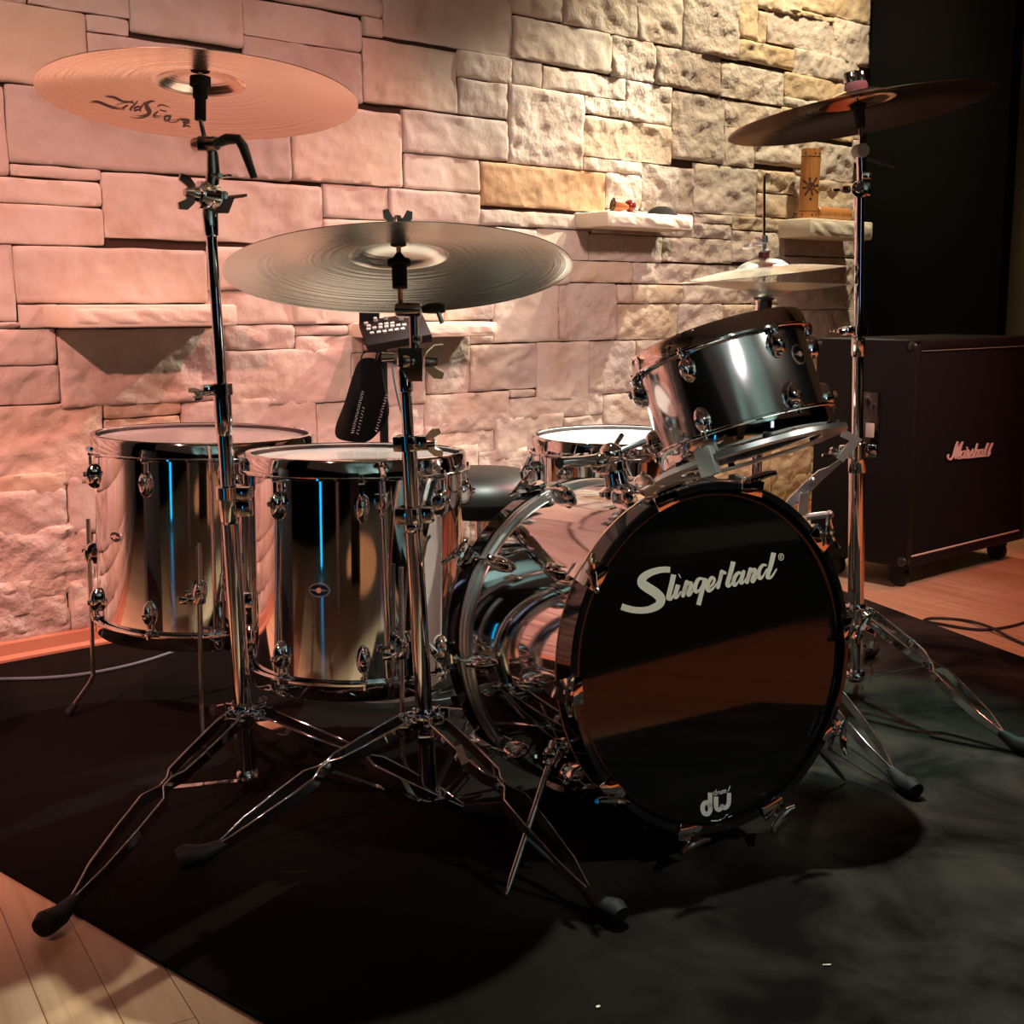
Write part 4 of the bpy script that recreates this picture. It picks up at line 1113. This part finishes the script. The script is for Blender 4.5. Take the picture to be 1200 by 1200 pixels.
b = WB(); b.tube([at(471, 362, 2.143), MMx @ V((0, 0, -.045)), MMx @ V((0, 0, .075))], .0042, 10); b.build('rod', dark_chrome, ms)
b = MB(); b.lathe([(.0043, -.024), (.0125, -.024), (.0125, .012), (.019, .014), (.019, .022), (.012, .024), (.0043, .034)], None, 24)
b.v = [MMx @ p for p in b.v]; b.world = True; b.build('felt_sleeve', felt, ms)
b = MB(); b.lathe([(.0043, .047), (.013, .047), (.013, .060), (.0043, .060)], None, 24); b.v = [MMx @ p for p in b.v]; b.world = True; b.build('top_felt', felt, ms)
b = MB(); wing_nut(b, T((0, 0, .082)) @ Matrix.Rotation(radians(20), 4, 'Z'), 1.15); b.v = [MMx @ p for p in b.v]; b.world = True; b.build('wing_nut', dark_chrome, ms)

# ---- tall right stand
ax = Axis(at(1002, 797, 2.862), at(1008, 190, 2.842))
rs_ = thing('cymbal_stand', 'tall chrome tripod stand at the right holding the dark reddish cymbal', 'cymbal stand', T((ax.z(0).x, ax.z(0).y, CZ)), 'chrome cymbal stands')
b = WB(); ax.seg(b, 724, 530, .0180); ax.seg(b, 795, 722, .0112); b.build('lower_tube', chrome, rs_)
b = WB(); ax.seg(b, 535, 392, .0125); b.lathe([(.0125, -.03), (.015, -.026), (.015, .012), (.0125, .014)], frame(ax.row(402), ax.d), 24); b.build('middle_tube', chrome, rs_)
b = WB(); ax.seg(b, 396, 232, .0102); b.build('upper_tube', chrome, rs_)
b = WB(); M = clamp_block(b, ax, 387, .0135, (-1, -.2, 0), 1.0, .02); c1 = b.build('clamp', chrome, rs_)
b = WB(); wing_nut(b, M @ T((.036, 0, 0)) @ Matrix.Rotation(pi / 2, 4, 'Y') @ Matrix.Rotation(radians(90), 4, 'Z'), 1.1); b.build('wing_screw', chrome, c1)
b = WB(); M = clamp_block(b, ax, 528, .0182, (1, -.3, 0), 1.1, .030); b.box((-.028, 0, 0), (.024, .03, .026), M, .004); b.lathe([(.0182, -.05), (.0195, -.048), (.0195, .016), (.0182, .018)], M, 24); c1 = b.build('clamp', chrome, rs_)
b = WB(); wing_nut(b, frame(at(978, 531, 2.82), (-1, -.3, .2)), 1.0); b.build('wing_screw', chrome, c1)
Fr = [tuple(ground(1176, 862, .03)), tuple(ground(1019, 764, .03)), (.40, 2.80, .03)]
tripod_hub(rs_, ax, 716, 792, .0180, Fr, [(.47, .012), (.5, .01), (.5, .01)])
# L-shaped grey plate and the counter arm in the clamp
b = WB(); Lp = [at(x, y, 2.80) for x, y in ((988, 512), (997, 502), (1009, 514), (991, 541), (981, 538), (994, 515))]
Lp = [at(x, y, 2.80) for x, y in ((990, 503), (1011, 515), (988, 542), (981, 537), (997, 517), (986, 512))]
n = len(Lp); th = V((.0, .012, 0)); b.add(Lp + [p + th for p in Lp], [tuple(range(n))[::-1], tuple(range(n, 2 * n))] + [(i, (i + 1) % n, n + (i + 1) % n, n + i) for i in range(n)])
o = b.build('angle_plate', grey_metal, rs_, smooth=False, recalc=True); o['label'] = 'flat grey angle plate held in the clamp'
b = WB()
arm = [(984, 541, .0035), (972, 550, .005), (962, 556, .0085), (948, 569, .0095), (930, 585, .0075), (915, 602, .006)]
pts = [at(x, y, 2.80 - .012 * i) for i, (x, y, r) in enumerate(arm)]
vs = []
for i, p in enumerate(pts):
    d = (pts[min(i + 1, 5)] - pts[max(i - 1, 0)]).normalized(); nrm = d.cross(V((0, 1, 0))).normalized() * arm[i][2] * 1.25; th = V((0, .004, 0))
    vs += [p + nrm - th, p - nrm - th, p - nrm + th, p + nrm + th]
b.add(vs, [(i * 4 + k, i * 4 + (k + 1) % 4, i * 4 + 4 + (k + 1) % 4, i * 4 + 4 + k) for i in range(5) for k in range(4)] + [(3, 2, 1, 0), (20, 21, 22, 23)])
b.tube([at(943, 577, 2.74), at(943, 577, 2.725)], .005, 10); b.ball(at(952, 563, 2.76), .007)
arm_o = b.build('counter_arm', bright_steel, rs_, recalc=True)
b = WB(); q = [at(x, y, 2.735) for x, y in ((938, 578), (948, 576), (947, 604), (935, 603))]; th = V((0, .006, 0)); b.add(q + [p + th for p in q], [(0, 1, 2, 3), (7, 6, 5, 4), (0, 4, 5, 1), (1, 5, 6, 2), (2, 6, 7, 3), (3, 7, 4, 0)])
b.tube([at(944, 606, 2.735), at(968, 603, 2.735)], .0075, 14); b.ball(at(972, 603, 2.735), .0095)
b.build('hanging_plate', bright_steel, arm_o, recalc=True)
M = tilter(rs_, at(1008, 222, 2.845), (-.35, -.93, .05), 1.0)
b = WB(); wing_nut(b, frame(at(993, 222, 2.84), (-1, -.2, 0)), 1.2); b.build('wing_nut', dark_chrome, rs_)
b = WB(); b.box(at(1014, 222, 2.855), (.022, .02, .03), None, .004); b.tube([at(1006, 233, 2.85), at(1006, 246, 2.85)], [.0135, .0105], 16); b.build('tilter_body', chrome, rs_)
b = WB(); b.tube([at(1009, 214, 2.845), at(1008, 180, 2.842)], .0085, 14); b.box(at(1015, 206, 2.835), (.02, .018, .014), None, .002); b.build('arm_post', chrome, rs_)
b = WB(); b.lathe([(0, .018), (.0135, .018), (.015, .014), (.015, -.014), (.0135, -.018), (0, -.018)], frame(at(1008, 177, 2.842), (.15, -1, 0)), 24); b.build('ratchet', grey_metal, rs_)
b = WB(); b.tube([at(1017, 184, 2.835), at(1026, 187, 2.83), at(1048, 195, 2.82)], [.008, .007, .004], 12); b.build('lever', plastic, rs_)
b = WB(); b.tube([at(1008, 177, 2.842), RMx @ V((0, 0, -.03)), RMx @ V((0, 0, .07))], .0045, 10); b.build('rod', chrome, rs_)
b = MB(); b.lathe([(.0046, -.026), (.009, -.026), (.0115, -.01), (.0115, .012), (.017, .014), (.017, .024), (.0046, .03)], None, 24); b.v = [RMx @ p for p in b.v]; b.world = True; b.build('felt_sleeve', felt, rs_)
b = MB(); b.lathe([(.0046, .046), (.0235, .046), (.0245, .05), (.0245, .064), (.022, .069), (.0046, .069)], None, 28); b.v = [RMx @ p for p in b.v]; b.world = True; b.build('top_felt', maroon_felt, rs_)
b = MB(); b.lathe([(0, .094), (.006, .094), (.008, .07), (0, .07)], None, 14)
for d in (1, -1): b.lathe([(0, .022), (.0105, .022), (.0125, .018), (.0125, 0), (0, 0)], T((d * .0115, 0, .070)), 18)
b.v = [RMx @ V(p) for p in b.v]; b.world = True; b.build('wing_nut', chrome, rs_)

# ================================================================ HI-HAT
HY = 2.83
HB = at(893, 330, HY); HX = HB.x
hh = thing('hi_hat_stand', 'chrome hi-hat stand with tall rod behind the small tom', 'hi-hat stand', T((HX, HY, CZ)))
b = WB(); b.tube([V((HX, HY, .08)), V((HX, HY, at(893, 352, HY).z))], .0125, 18); b.build('tube', chrome, hh)
b = WB(); b.lathe([(0, .026), (.006, .026), (.006, .02), (.020, .018), (.024, .006), (.024, -.006), (.0165, -.010), (.0165, -.03), (0, -.03)], T(at(896, 347, HY)), 28); b.build('seat_cup', plastic, hh)
b = WB(); b.tube([at(895, 350, HY), at(895.5, 207, HY)], .0032, 10); b.build('rod', dark_chrome, hh)
ct = at(895.5, 289, HY)
b = WB(); b.lathe([(.0033, .024), (.006, .024), (.0075, .016), (.0075, .008), (.005, .006), (.005, -.006), (.012, -.008), (.012, -.012), (.0033, -.012)], T(ct), 20)
b.build('clutch', bright_steel, hh)
b = WB(); wing_nut(b, frame(ct + V((-.014, -.004, .006)), (-1, -.3, .05), (.3, -1, .4)), 1.25); b.build('wing_screw', bright_steel, hh)
b = WB(); b.lathe([(.0033, -.012), (.0115, -.012), (.0115, -.024), (.0033, -.024)], T(ct), 20); b.build('clutch_felt', maroon_felt, hh)
for F, jz in (((.716, 2.242 + .05, .03), 0), ((.84, 3.14, .03), 0), ((.24, 3.02, .03), 0)):
    d = V((F[0] - HX, F[1] - HY, 0)).normalized(); s_ = V((-d.y, d.x, 0)); S = V((HX, HY, .215)) + d * .03; E = V(F)
    strap_leg(hh, S, S.lerp(E, .5) + V((0, 0, .012)), E, s_)
b = WB(); b.lathe([(.0125, .02), (.022, .018), (.022, -.018), (.0125, -.02)], T((HX, HY, .215)), 20); b.build('collar', chrome, hh)
HN1 = V((-.045, .035, 1)); 
hC1 = at(894, 320, HY); hC2 = at(899, 331, HY)
c1, HM1, ht1 = cymbal('hi_hat_cymbal', 'upper of the two hi-hat cymbals, resting slightly open on the rod', hC1 + V((0, 0, -.004)), (-.105, -.014, 1), .178, bronze_hat, .056, .026, .016, 'cymbal', 'pair of hi-hat cymbals')
c2, HM2, ht2 = cymbal('hi_hat_cymbal', 'lower of the two hi-hat cymbals, turned bell down on the seat', hC2 + V((0, 0, .0)), (-.018, .012, -1), .178, bronze_hat, .056, .026, .016, 'cymbal', 'pair of hi-hat cymbals')
b = WB(); b.lathe([(.0033, .012), (.0118, .012), (.0118, -.006), (.0033, -.006)], T(HM1 @ V((0, 0, .002))), 18); b.build('lower_felt', felt, hh)

# ================================================================ DRUM THRONE
TH = V((-.075, 3.03, 0))
tn = thing('drum_throne', 'round black padded drum throne behind the smaller floor tom', 'stool', T((TH.x, TH.y, CZ)))
b = WB(); b.lathe([(0, .512), (.05, .511), (.10, .505), (.135, .494), (.160, .478), (.174, .458), (.178, .446), (.174, .444), (.177, .441), (.172, .424), (.155, .410), (.12, .402), (0, .400)], T(TH), 64); seat = b.build('seat', vinyl, tn)
b = WB(); b.lathe([(.1745, .4465), (.1793, .4465), (.1793, .4415), (.1745, .4415)], T(TH), 64, closed=True); b.build('piping', rubber, seat)
b = WB(); b.tube([TH + V((0, 0, .10)), TH + V((0, 0, .41))], .0145, 18); b.build('post', chrome, tn)
for k in range(3):
    a = radians(20 + 120 * k); d = V((cos(a), sin(a), 0)); strap_leg(tn, TH + d * .02 + V((0, 0, .25)), TH + d * .13 + V((0, 0, .14)), TH + d * .235 + V((0, 0, .03)), V((-d.y, d.x, 0)), foot_len=.05)

# ================================================================ SPEAKER CABINET
CW_, CD_, CZ0, CZ1 = .77, .36, .075, .785
CO = ground(1062, 690, .0)
CP = at(1062, 690, 3.92)
CA = V((1.232, 3.93, 0))                       # front left lower corner on the floor
CM = Matrix(((WD.x, -WN.x, 0, CA.x), (WD.y, -WN.y, 0, CA.y), (0, 0, 1, 0), (0, 0, 0, 1)))   # x along the front, y to the back
cab = thing('speaker_cabinet', 'big black guitar speaker cabinet on wheels at the right, in front of the black panel', 'speaker cabinet', CM)
b = MB()
fw = .030
b.box((CW_ / 2, CD_ / 2 + .01, (CZ0 + CZ1) / 2), (CW_ - .002, CD_ - .02, CZ1 - CZ0 - .002), None, .004)
for c, d in (((CW_ / 2, .012, CZ1 - fw / 2), (CW_, .034, fw)), ((CW_ / 2, .012, CZ0 + fw / 2), (CW_, .034, fw)), ((fw / 2, .012, (CZ0 + CZ1) / 2), (fw, .034, CZ1 - CZ0)), ((CW_ - fw / 2, .012, (CZ0 + CZ1) / 2), (fw, .034, CZ1 - CZ0))):
    b.box(c, d, None, .006)
b.build('cabinet_body', tolex, cab)
b = MB(); b.box((CW_ / 2, .014, (CZ0 + CZ1) / 2), (CW_ - 2 * fw + .002, .014, CZ1 - CZ0 - 2 * fw + .002), None, .002); gr_ = b.build('grille', grille, cab)
b = MB()
x0, x1, z0, z1 = fw + .003, CW_ - fw - .003, CZ0 + fw + .003, CZ1 - fw - .003
b.tube([(x0, .004, z0), (x1, .004, z0)], .0032, 8); b.tube([(x0, .004, z1), (x1, .004, z1)], .0022, 8)
b.build('piping', piping, gr_)
for z in (CZ0 + .02, CZ1 - .02):
    for x in (.0, CW_):
        b = MB(); b.ball((x + (.014 if x == 0 else -.014), .014, z), (.0215, .0215, .0215), None, 16, 10)
        b.build('corner_cap', plastic, cab)
b = MB(); b.box((-.001, .145, .52), (.006, .060, .20), None, .002); b.build('side_handle', gloss_black, cab)
b = MB(); b.box((-.005, .145, .50), (.004, .03, .045), None, .001); b.build('handle_plate', piping, cab)
for x in (.07, CW_ - .07):
    for y in (.06, CD_ - .06):
        b = MB(); b.lathe([(0, .014), (.03, .014), (.034, .008), (.034, -.008), (.03, -.014), (0, -.014)], T((x, y, .034)) @ Matrix.Rotation(pi / 2, 4, 'Y'), 20)
        b.box((x, y, .064), (.05, .05, .026), None, .003); b.build('caster', rubber, cab)
# raised script on the grille
FP = CM @ V((0, .006, 0)); fn = V((WN.x, WN.y, 0))
ML = [
 [(262,436,18),(252,470,22),(268,504,24),(300,504,22),(336,450,24),(370,340,29),(402,238,24)],[(404,238,22),(392,320,30),(372,420,30),(366,494,24)],[(368,494,22),(410,380,29),(450,300,27),(482,238,21)],[(478,244,22),(446,340,29),(418,440,29),(408,486,24)],[(408,486,21),(440,500,18),(480,478,13)],
 [(520,380,19),(480,386,21),(452,430,22),(456,474,22),(490,466,19),(526,390,16)],[(524,376,21),(514,430,22),(508,474,19),(540,476,11)],
 [(550,320,21),(556,350,18)],[(540,476,11),(552,400,19),(556,360,19),(580,376,19),(572,430,22),(566,470,19),(590,466,11)],
 [(590,466,11),(620,400,18),(648,350,16)],[(644,352,18),(640,400,21),(648,440,21),(630,468,21),(600,468,14)],
 [(712,268,21),(690,350,24),(664,464,22)],[(672,430,13),(700,370,19),(726,360,21),(722,410,22),(708,460,21),(732,456,11)],
 [(800,356,19),(764,360,21),(738,400,22),(738,450,22),(766,450,18),(800,380,14)],[(802,352,21),(790,400,22),(780,448,21),(806,446,11)],
 [(880,262,29),(850,340,27),(822,440,24)],[(822,440,19),(846,450,13)],
 [(948,262,27),(912,340,27),(876,436,24)],[(876,436,21),(894,444,18),(916,396,13)],
 [(400,496,11),(560,486,13),(700,472,13),(880,456,11)],
]
m = WB(); strokes(m, ML, lambda x, y: on_plane(1090 + x / 13.333, 500 + y / 13.333, FP, fn), fn * .004)
o = m.build('script_badge', logo_pink, gr_, smooth=False)
md = o.modifiers.new('thickness', 'SOLIDIFY'); md.thickness = .003
o['label'] = 'raised pale script lettering on the black grille'

# ================================================================ MONITOR CONTROLLER on a mic stand, with a cloth bag
KY = 2.86
kc = at(455, 384, KY)
mst = thing('microphone_stand', 'black stand pole carrying the small controller behind the smaller floor tom', 'stand', T((kc.x - .01, KY + .02, CZ)))
b = WB(); b.tube([V((kc.x - .015, KY + .02, .02)), V((kc.x - .015, KY + .02, kc.z - .03))], .010, 16); b.build('pole', plastic, mst)
b = WB(); b.lathe([(0, .022), (.03, .020), (.12, .010), (.125, 0), (0, 0)], T((kc.x - .015, KY + .02, CZ)), 40); b.build('base', plastic, mst)
b = WB(); b.box(V((kc.x - .008, KY + .02, kc.z - .03)), (.05, .05, .018), None, .003); b.tube([at(446, 420, KY), at(468, 424, KY - .05)], .006, 10); b.ball(at(446, 420, KY), .009); b.build('clamp', plastic, mst)
# controller: tilted plate with rows of pale buttons
ctl = thing('monitor_controller', 'small tilted black controller with rows of white buttons behind the middle stand', 'controller', T(kc))
A_, B_, C_ = at(403, 379, KY + .03), at(430, 404, KY - .06), at(506, 391, KY - .03)   # back left, front left, front right
ex = (C_ - B_).normalized(); ey = (A_ - B_); ey = (ey - ex * ey.dot(ex)); Ly = ey.length; ey.normalize(); ez = ex.cross(ey).normalized()
if ez.z < 0: ez = -ez
Lx = (C_ - B_).length
KM = Matrix(((ex.x, ey.x, ez.x, B_.x), (ex.y, ey.y, ez.y, B_.y), (ex.z, ey.z, ez.z, B_.z), (0, 0, 0, 1)))
plum = mat('dark_plum_plastic', (0.026, 0.014, 0.014), 0.6, spec=0.15)
b = MB(); b.box((Lx / 2, Ly / 2, -.011), (Lx, Ly, .020), KM, .003); b.box((Lx / 2 - .01, Ly / 2 - .004, -.024), (Lx - .05, Ly - .05, .008), KM, .003)
b.world = True; body = b.build('case', plum, ctl)
for (px, py) in [(436, 391), (444, 390), (451, 389), (458, 388), (465, 387), (472, 386), (432, 386.5), (439, 385), (446, 384.5), (453, 383.5), (460, 383), (467, 382), (474, 381.5), (432, 382.5), (446, 381), (453, 380.2), (460, 379.5), (429, 379.5)]:
    p = on_plane(px, py, B_, ez); l = KM.inverted() @ p
    b = MB(); b.box((l.x, l.y, .001), (.0092, .0085, .005), KM, .001); b.world = True; b.build('button', button_white, body)
b = MB(); l = KM.inverted() @ on_plane(452, 375, B_, ez)
for px, py in ((470, 374.5), (452, 374), (440, 376)):
    l = KM.inverted() @ on_plane(px, py, B_, ez); b = WB(); b.lathe([(0, .008), (.004, .008), (.005, 0), (0, 0)], KM @ T(l), 14); b.build('knob', button_white, body)
b = WB(); b.box(at(433, 371, KY + .05), (.045, .02, .05), None, .003); o = b.build('plug_block', plastic, ctl)
# bag hanging from the stand
bag_poly = [((404, 418), 0), ((393, 505), 0)]
b = WB(); rows = []
bagd = [(419, 424, 445, .008), (428, 418, 448, .014), (442, 413, 450, .022), (456, 409, 453, .028), (470, 405, 456, .032), (482, 401, 457, .033), (493, 396, 453, .03), (503, 392.5, 445, .026), (512, 392, 437, .02), (518, 397, 429, .008)]
Kb = KY - .02
rings = []
for i, (y, xl, xr, d) in enumerate(bagd):
    L_, R_ = at(xl, y, Kb), at(xr, y, Kb); c = (L_ + R_) / 2; hw = (R_ - L_).length / 2; ring_ = []
    for k in range(28):
        a = 2 * pi * k / 28
        fold = 1 + .26 * sin(3 * a + i * .3) * (1 if sin(a) < 0 else .4)
        ring_.append(V((c.x + hw * cos(a), c.y + d * sin(a) * fold, c.z - (hw * .10 * cos(a)))))
    rings.append(ring_)
b.loft(rings)
bag = b.build('cloth_bag', cloth_dark, None, sharp=80)
recentre(bag, at(425, 518, Kb)); PM[bag.name] = Matrix.Translation(bag.location)
tag(bag, 'black drawstring cloth bag with white lettering hanging below the controller', 'bag')
bag.modifiers.new('smooth', 'SUBSURF').render_levels = 2
b = WB()
rl = random.Random(3)
def tick(x, y, ln, w, ang, Y):
    d = V((cos(ang), sin(ang))); q = [(x - d.x * ln - d.y * w, y - d.y * ln + d.x * w), (x + d.x * ln - d.y * w, y + d.y * ln + d.x * w), (x + d.x * ln + d.y * w, y + d.y * ln - d.x * w), (x - d.x * ln + d.y * w, y - d.y * ln - d.x * w)]
    b.add([at(p[0], p[1], Y) for p in q], [(0, 1, 2, 3)])
for i in range(20):
    t = i / 19; x = 413 + 12 * t; y = 507 - 48 * t
    tick(x, y, 1.7, .55, rl.uniform(-.5, .9), Kb - .046)
for i in range(9):
    t = i / 8; tick(419 + 7 * t, 508 - 30 * t, 1.6, .5, rl.uniform(-.2, 1.0), Kb - .046)
for i in range(14):
    t = i / 13; tick(441 + 12 * t, 505 - 42 * t, 1.6, .5, rl.uniform(-.5, .8), Kb - .036)
b.build('white_lettering', white_stitch, bag, smooth=False)
b = WB()
for xa in (424, 440, 448): b.tube(smooth_path([at(xa, 424, Kb - .012), at(xa + 2, 414, Kb - .01), at(448, 406, KY + .01)], 5), .0018, 8)
b.build('drawstring', cable_black, bag)

# ================================================================ CABLES
def cable(name, pts, r, m, label, cat='cable', k=10):
    b = MB(); b.tube(smooth_path([tuple(p) for p in pts], k), r, 10)
    o = b.build(name, m, None); recentre(o, pts[0]); return tag(o, label, cat)
z = CZ + .0045
cable('cable', [ground(-60, 797, z), ground(0, 796, z), ground(60, 794, z), ground(105, 789, z), ground(150, 780, z), ground(188, 769, z), ground(225, 755, z), ground(262, 735, z)], .0042, cable_grey, 'blue grey cable curving over the black carpet under the larger floor tom')
z = .0045
cable('cable', [ground(1260, 700, z), ground(1225, 715, z), ground(1196, 731, z), ground(1150, 738, z), ground(1100, 731, z), ground(1083, 727.5, z), ground(1095, 724.5, z), ground(1130, 727, z), ground(1160, 735, z + .006), ground(1185, 748, z), ground(1215, 760, z), ground(1260, 770, z)], .0042, cable_black, 'looped black cable lying on the red lit floor in front of the speaker cabinet')
q = [at(459, 424, KY - .02), at(463, 450, KY - .03), at(468, 475, KY - .06), at(474, 495, KY - .12), at(475, 512, KY - .14), at(476, 545, KY - .14), at(480, 600, KY - .14)]
P0 = V((-.235, 2.70, 0))
cable('cable', [at(459, 424, 2.82), at(463, 452, 2.80), at(469, 478, 2.79), at(475, 500, 2.78), at(477, 530, 2.775), V((-.215, 2.76, .3)), V((-.21, 2.77, .05)), V((-.18, 2.8, CZ + .004)), V((-.1, 2.85, CZ + .004))], .0022, cable_grey, 'thin pair of wires hanging down from the controller beside the bag')
cable('cable', [at(468, 438, 2.84), at(469, 460, 2.83), at(472, 480, 2.82), at(477, 505, 2.81), V((-.225, 2.80, .4)), V((-.225, 2.80, .05)), V((-.2, 2.84, CZ + .004)), V((-.12, 2.89, CZ + .004))], .0018, cable_black, 'thin black wire hanging straight down behind the middle stand')

# ================================================================ THINGS ON THE SHELVES
s2 = 1.2015
c0 = W(2.13, .09, s2 + .026)
cone = thing('wooden_cone', 'small orange wooden cone with a dark open mouth lying on the middle shelf', 'wooden ornament', T(W(2.13, .09, s2)))
ax_ = V((.95, .30, -.12)).normalized()
b = WB(); b.lathe([(.022, 0), (.0255, 0), (.0245, .012), (.020, .026), (.013, .042), (.0075, .056), (0.0, .060)], frame(c0, ax_), 32); cb_ = b.build('cone', wood_orange, cone)
b = WB(); b.lathe([(0, .004), (.021, .003), (.0258, -.0015), (.0225, -.003), (.021, -.001), (0, .002)], frame(c0, ax_), 32); o = b.build('mouth', gloss_black, cone); o['label'] = 'black open mouth of the cone'
pb = W(2.205, .10, s2 + .026)
b = MB(); b.ball(pb, .0215, None, 24, 16); b.tube([pb + V((0, 0, -.018)), W(2.235, .10, s2 + .004)], .0028, 8); b.tube([pb + V((0, 0, -.020)), W(2.205, .10, s2 + .0002)], [.006, .012], 16)
o = b.build('wooden_ball', wood_red, None); recentre(o, W(2.205, .10, s2)); tag(o, 'polished dark red ball beside the wooden cone on the middle shelf', 'wooden ornament')
b = MB()
prof = [(0, .034), (.018, .033), (.034, .026), (.046, .014), (.056, .004), (.060, .001), (.058, 0), (0, 0)]
b.lathe(prof, T(W(2.385, .085, s2)) @ Matrix.Diagonal((1.05, .8, 1, 1)), 36)
o = b.build('felt_cap', cloth_dark, None); recentre(o, W(2.385, .085, s2)); tag(o, 'flat dark cloth cap at the right end of the middle shelf', 'cap')

s3 = 1.2255
bt = thing('bamboo_tube', 'upright bamboo tube with a burnt sun motif on the right shelf', 'bamboo tube', T(W(3.255, .09, s3)), 'bamboo tubes on the right shelf')
c0 = W(3.255, .09, s3); bR, bH = .0385, .272
b = WB(); b.lathe([(0, .0), (bR, 0), (bR * 1.01, .02), (bR * .985, .13), (bR * 1.0, bH - .02), (bR * 1.02, bH), (bR * .86, bH), (bR * .84, bH - .03), (0, bH - .03)], frame(c0, V((.02, 0, 1))), 40); body = b.build('tube', bamboo, bt)
b = WB(); Mb = frame(c0, V((.02, 0, 1)))
for zz in (.030, bH - .03): b.lathe([(bR * 1.0, zz - .0015), (bR * 1.025, zz - .0008), (bR * 1.025, zz + .0008), (bR * 1.0, zz + .0015)], Mb, 40)
fa = math.atan2(-c0.y, -c0.x)                    # azimuth facing the room
lx = (Mb.inverted().to_3x3() @ V((cos(fa), sin(fa), 0))); fa = math.atan2(lx.y, lx.x) + .18
def on_tube(x, y): 
    a = fa + x / bR; return Mb @ V((bR * 1.015 * cos(a), bR * 1.015 * sin(a), .125 + y))
zero = V((0, 0, 0))
sun = [[(.0125 * cos(t), .0125 * sin(t), .0055) for t in [2 * pi * k / 16 for k in range(17)]], [(.004 * cos(t), .004 * sin(t), .004) for t in [2 * pi * k / 8 for k in range(9)]]]
for k in range(8):
    a = 2 * pi * k / 8 + .2; r1_ = .038 if k % 2 else .032; sun.append([(.019 * cos(a), .019 * sin(a), .005), (r1_ * cos(a), r1_ * sin(a), .009)])
sun.append([(-.001, -.048, .010), (.001, -.05, .010)])
for x_ in (-.03, 0.01, .03): sun.append([(x_, .128, .007), (x_ + .001, .127, .007)]); sun.append([(x_, -.109, .007), (x_ + .001, -.11, .007)])
strokes(b, sun, on_tube, zero)
b.build('burnt_sun_motif', burnt, body, sharp=60)
b = MB(); p0, p1 = W(3.315, .085, s3 + .028), W(3.545, .085, s3 + .028); dd = (p1 - p0)
b.tube([p0, p0 + dd * .02, p0 + dd * .5, p1 - dd * .06, p1 - dd * .02, p1], [.024, .0275, .027, .027, .024, .016], 28)
o = b.build('bamboo_tube', bamboo, None); recentre(o, p0 - V((0, 0, .028))); tag(o, 'plain bamboo tube lying on its side behind the right cymbal stand', 'bamboo tube', 'bamboo tubes on the right shelf')

# small litter on the carpet and a paper tag
b = MB(); p = ground(969, 1131, CZ + .0015); b.box((0, 0, 0), (.012, .0022, .002), T(p) @ Matrix.Rotation(.1, 4, 'Z')); o = b.build('wood_splinter', paper, None, smooth=False); recentre(o, p); tag(o, 'tiny pale wood splinter on the carpet at the lower right', 'splinter')
b = MB(); p = ground(701, 1180, CZ + .0015); b.box((0, 0, 0), (.006, .004, .002), T(p) @ Matrix.Rotation(.7, 4, 'Z')); o = b.build('paper_crumb', paper, None, smooth=False); recentre(o, p); tag(o, 'tiny pinkish crumb on the carpet at the bottom of the picture', 'crumb')
bpy.context.view_layer.update()
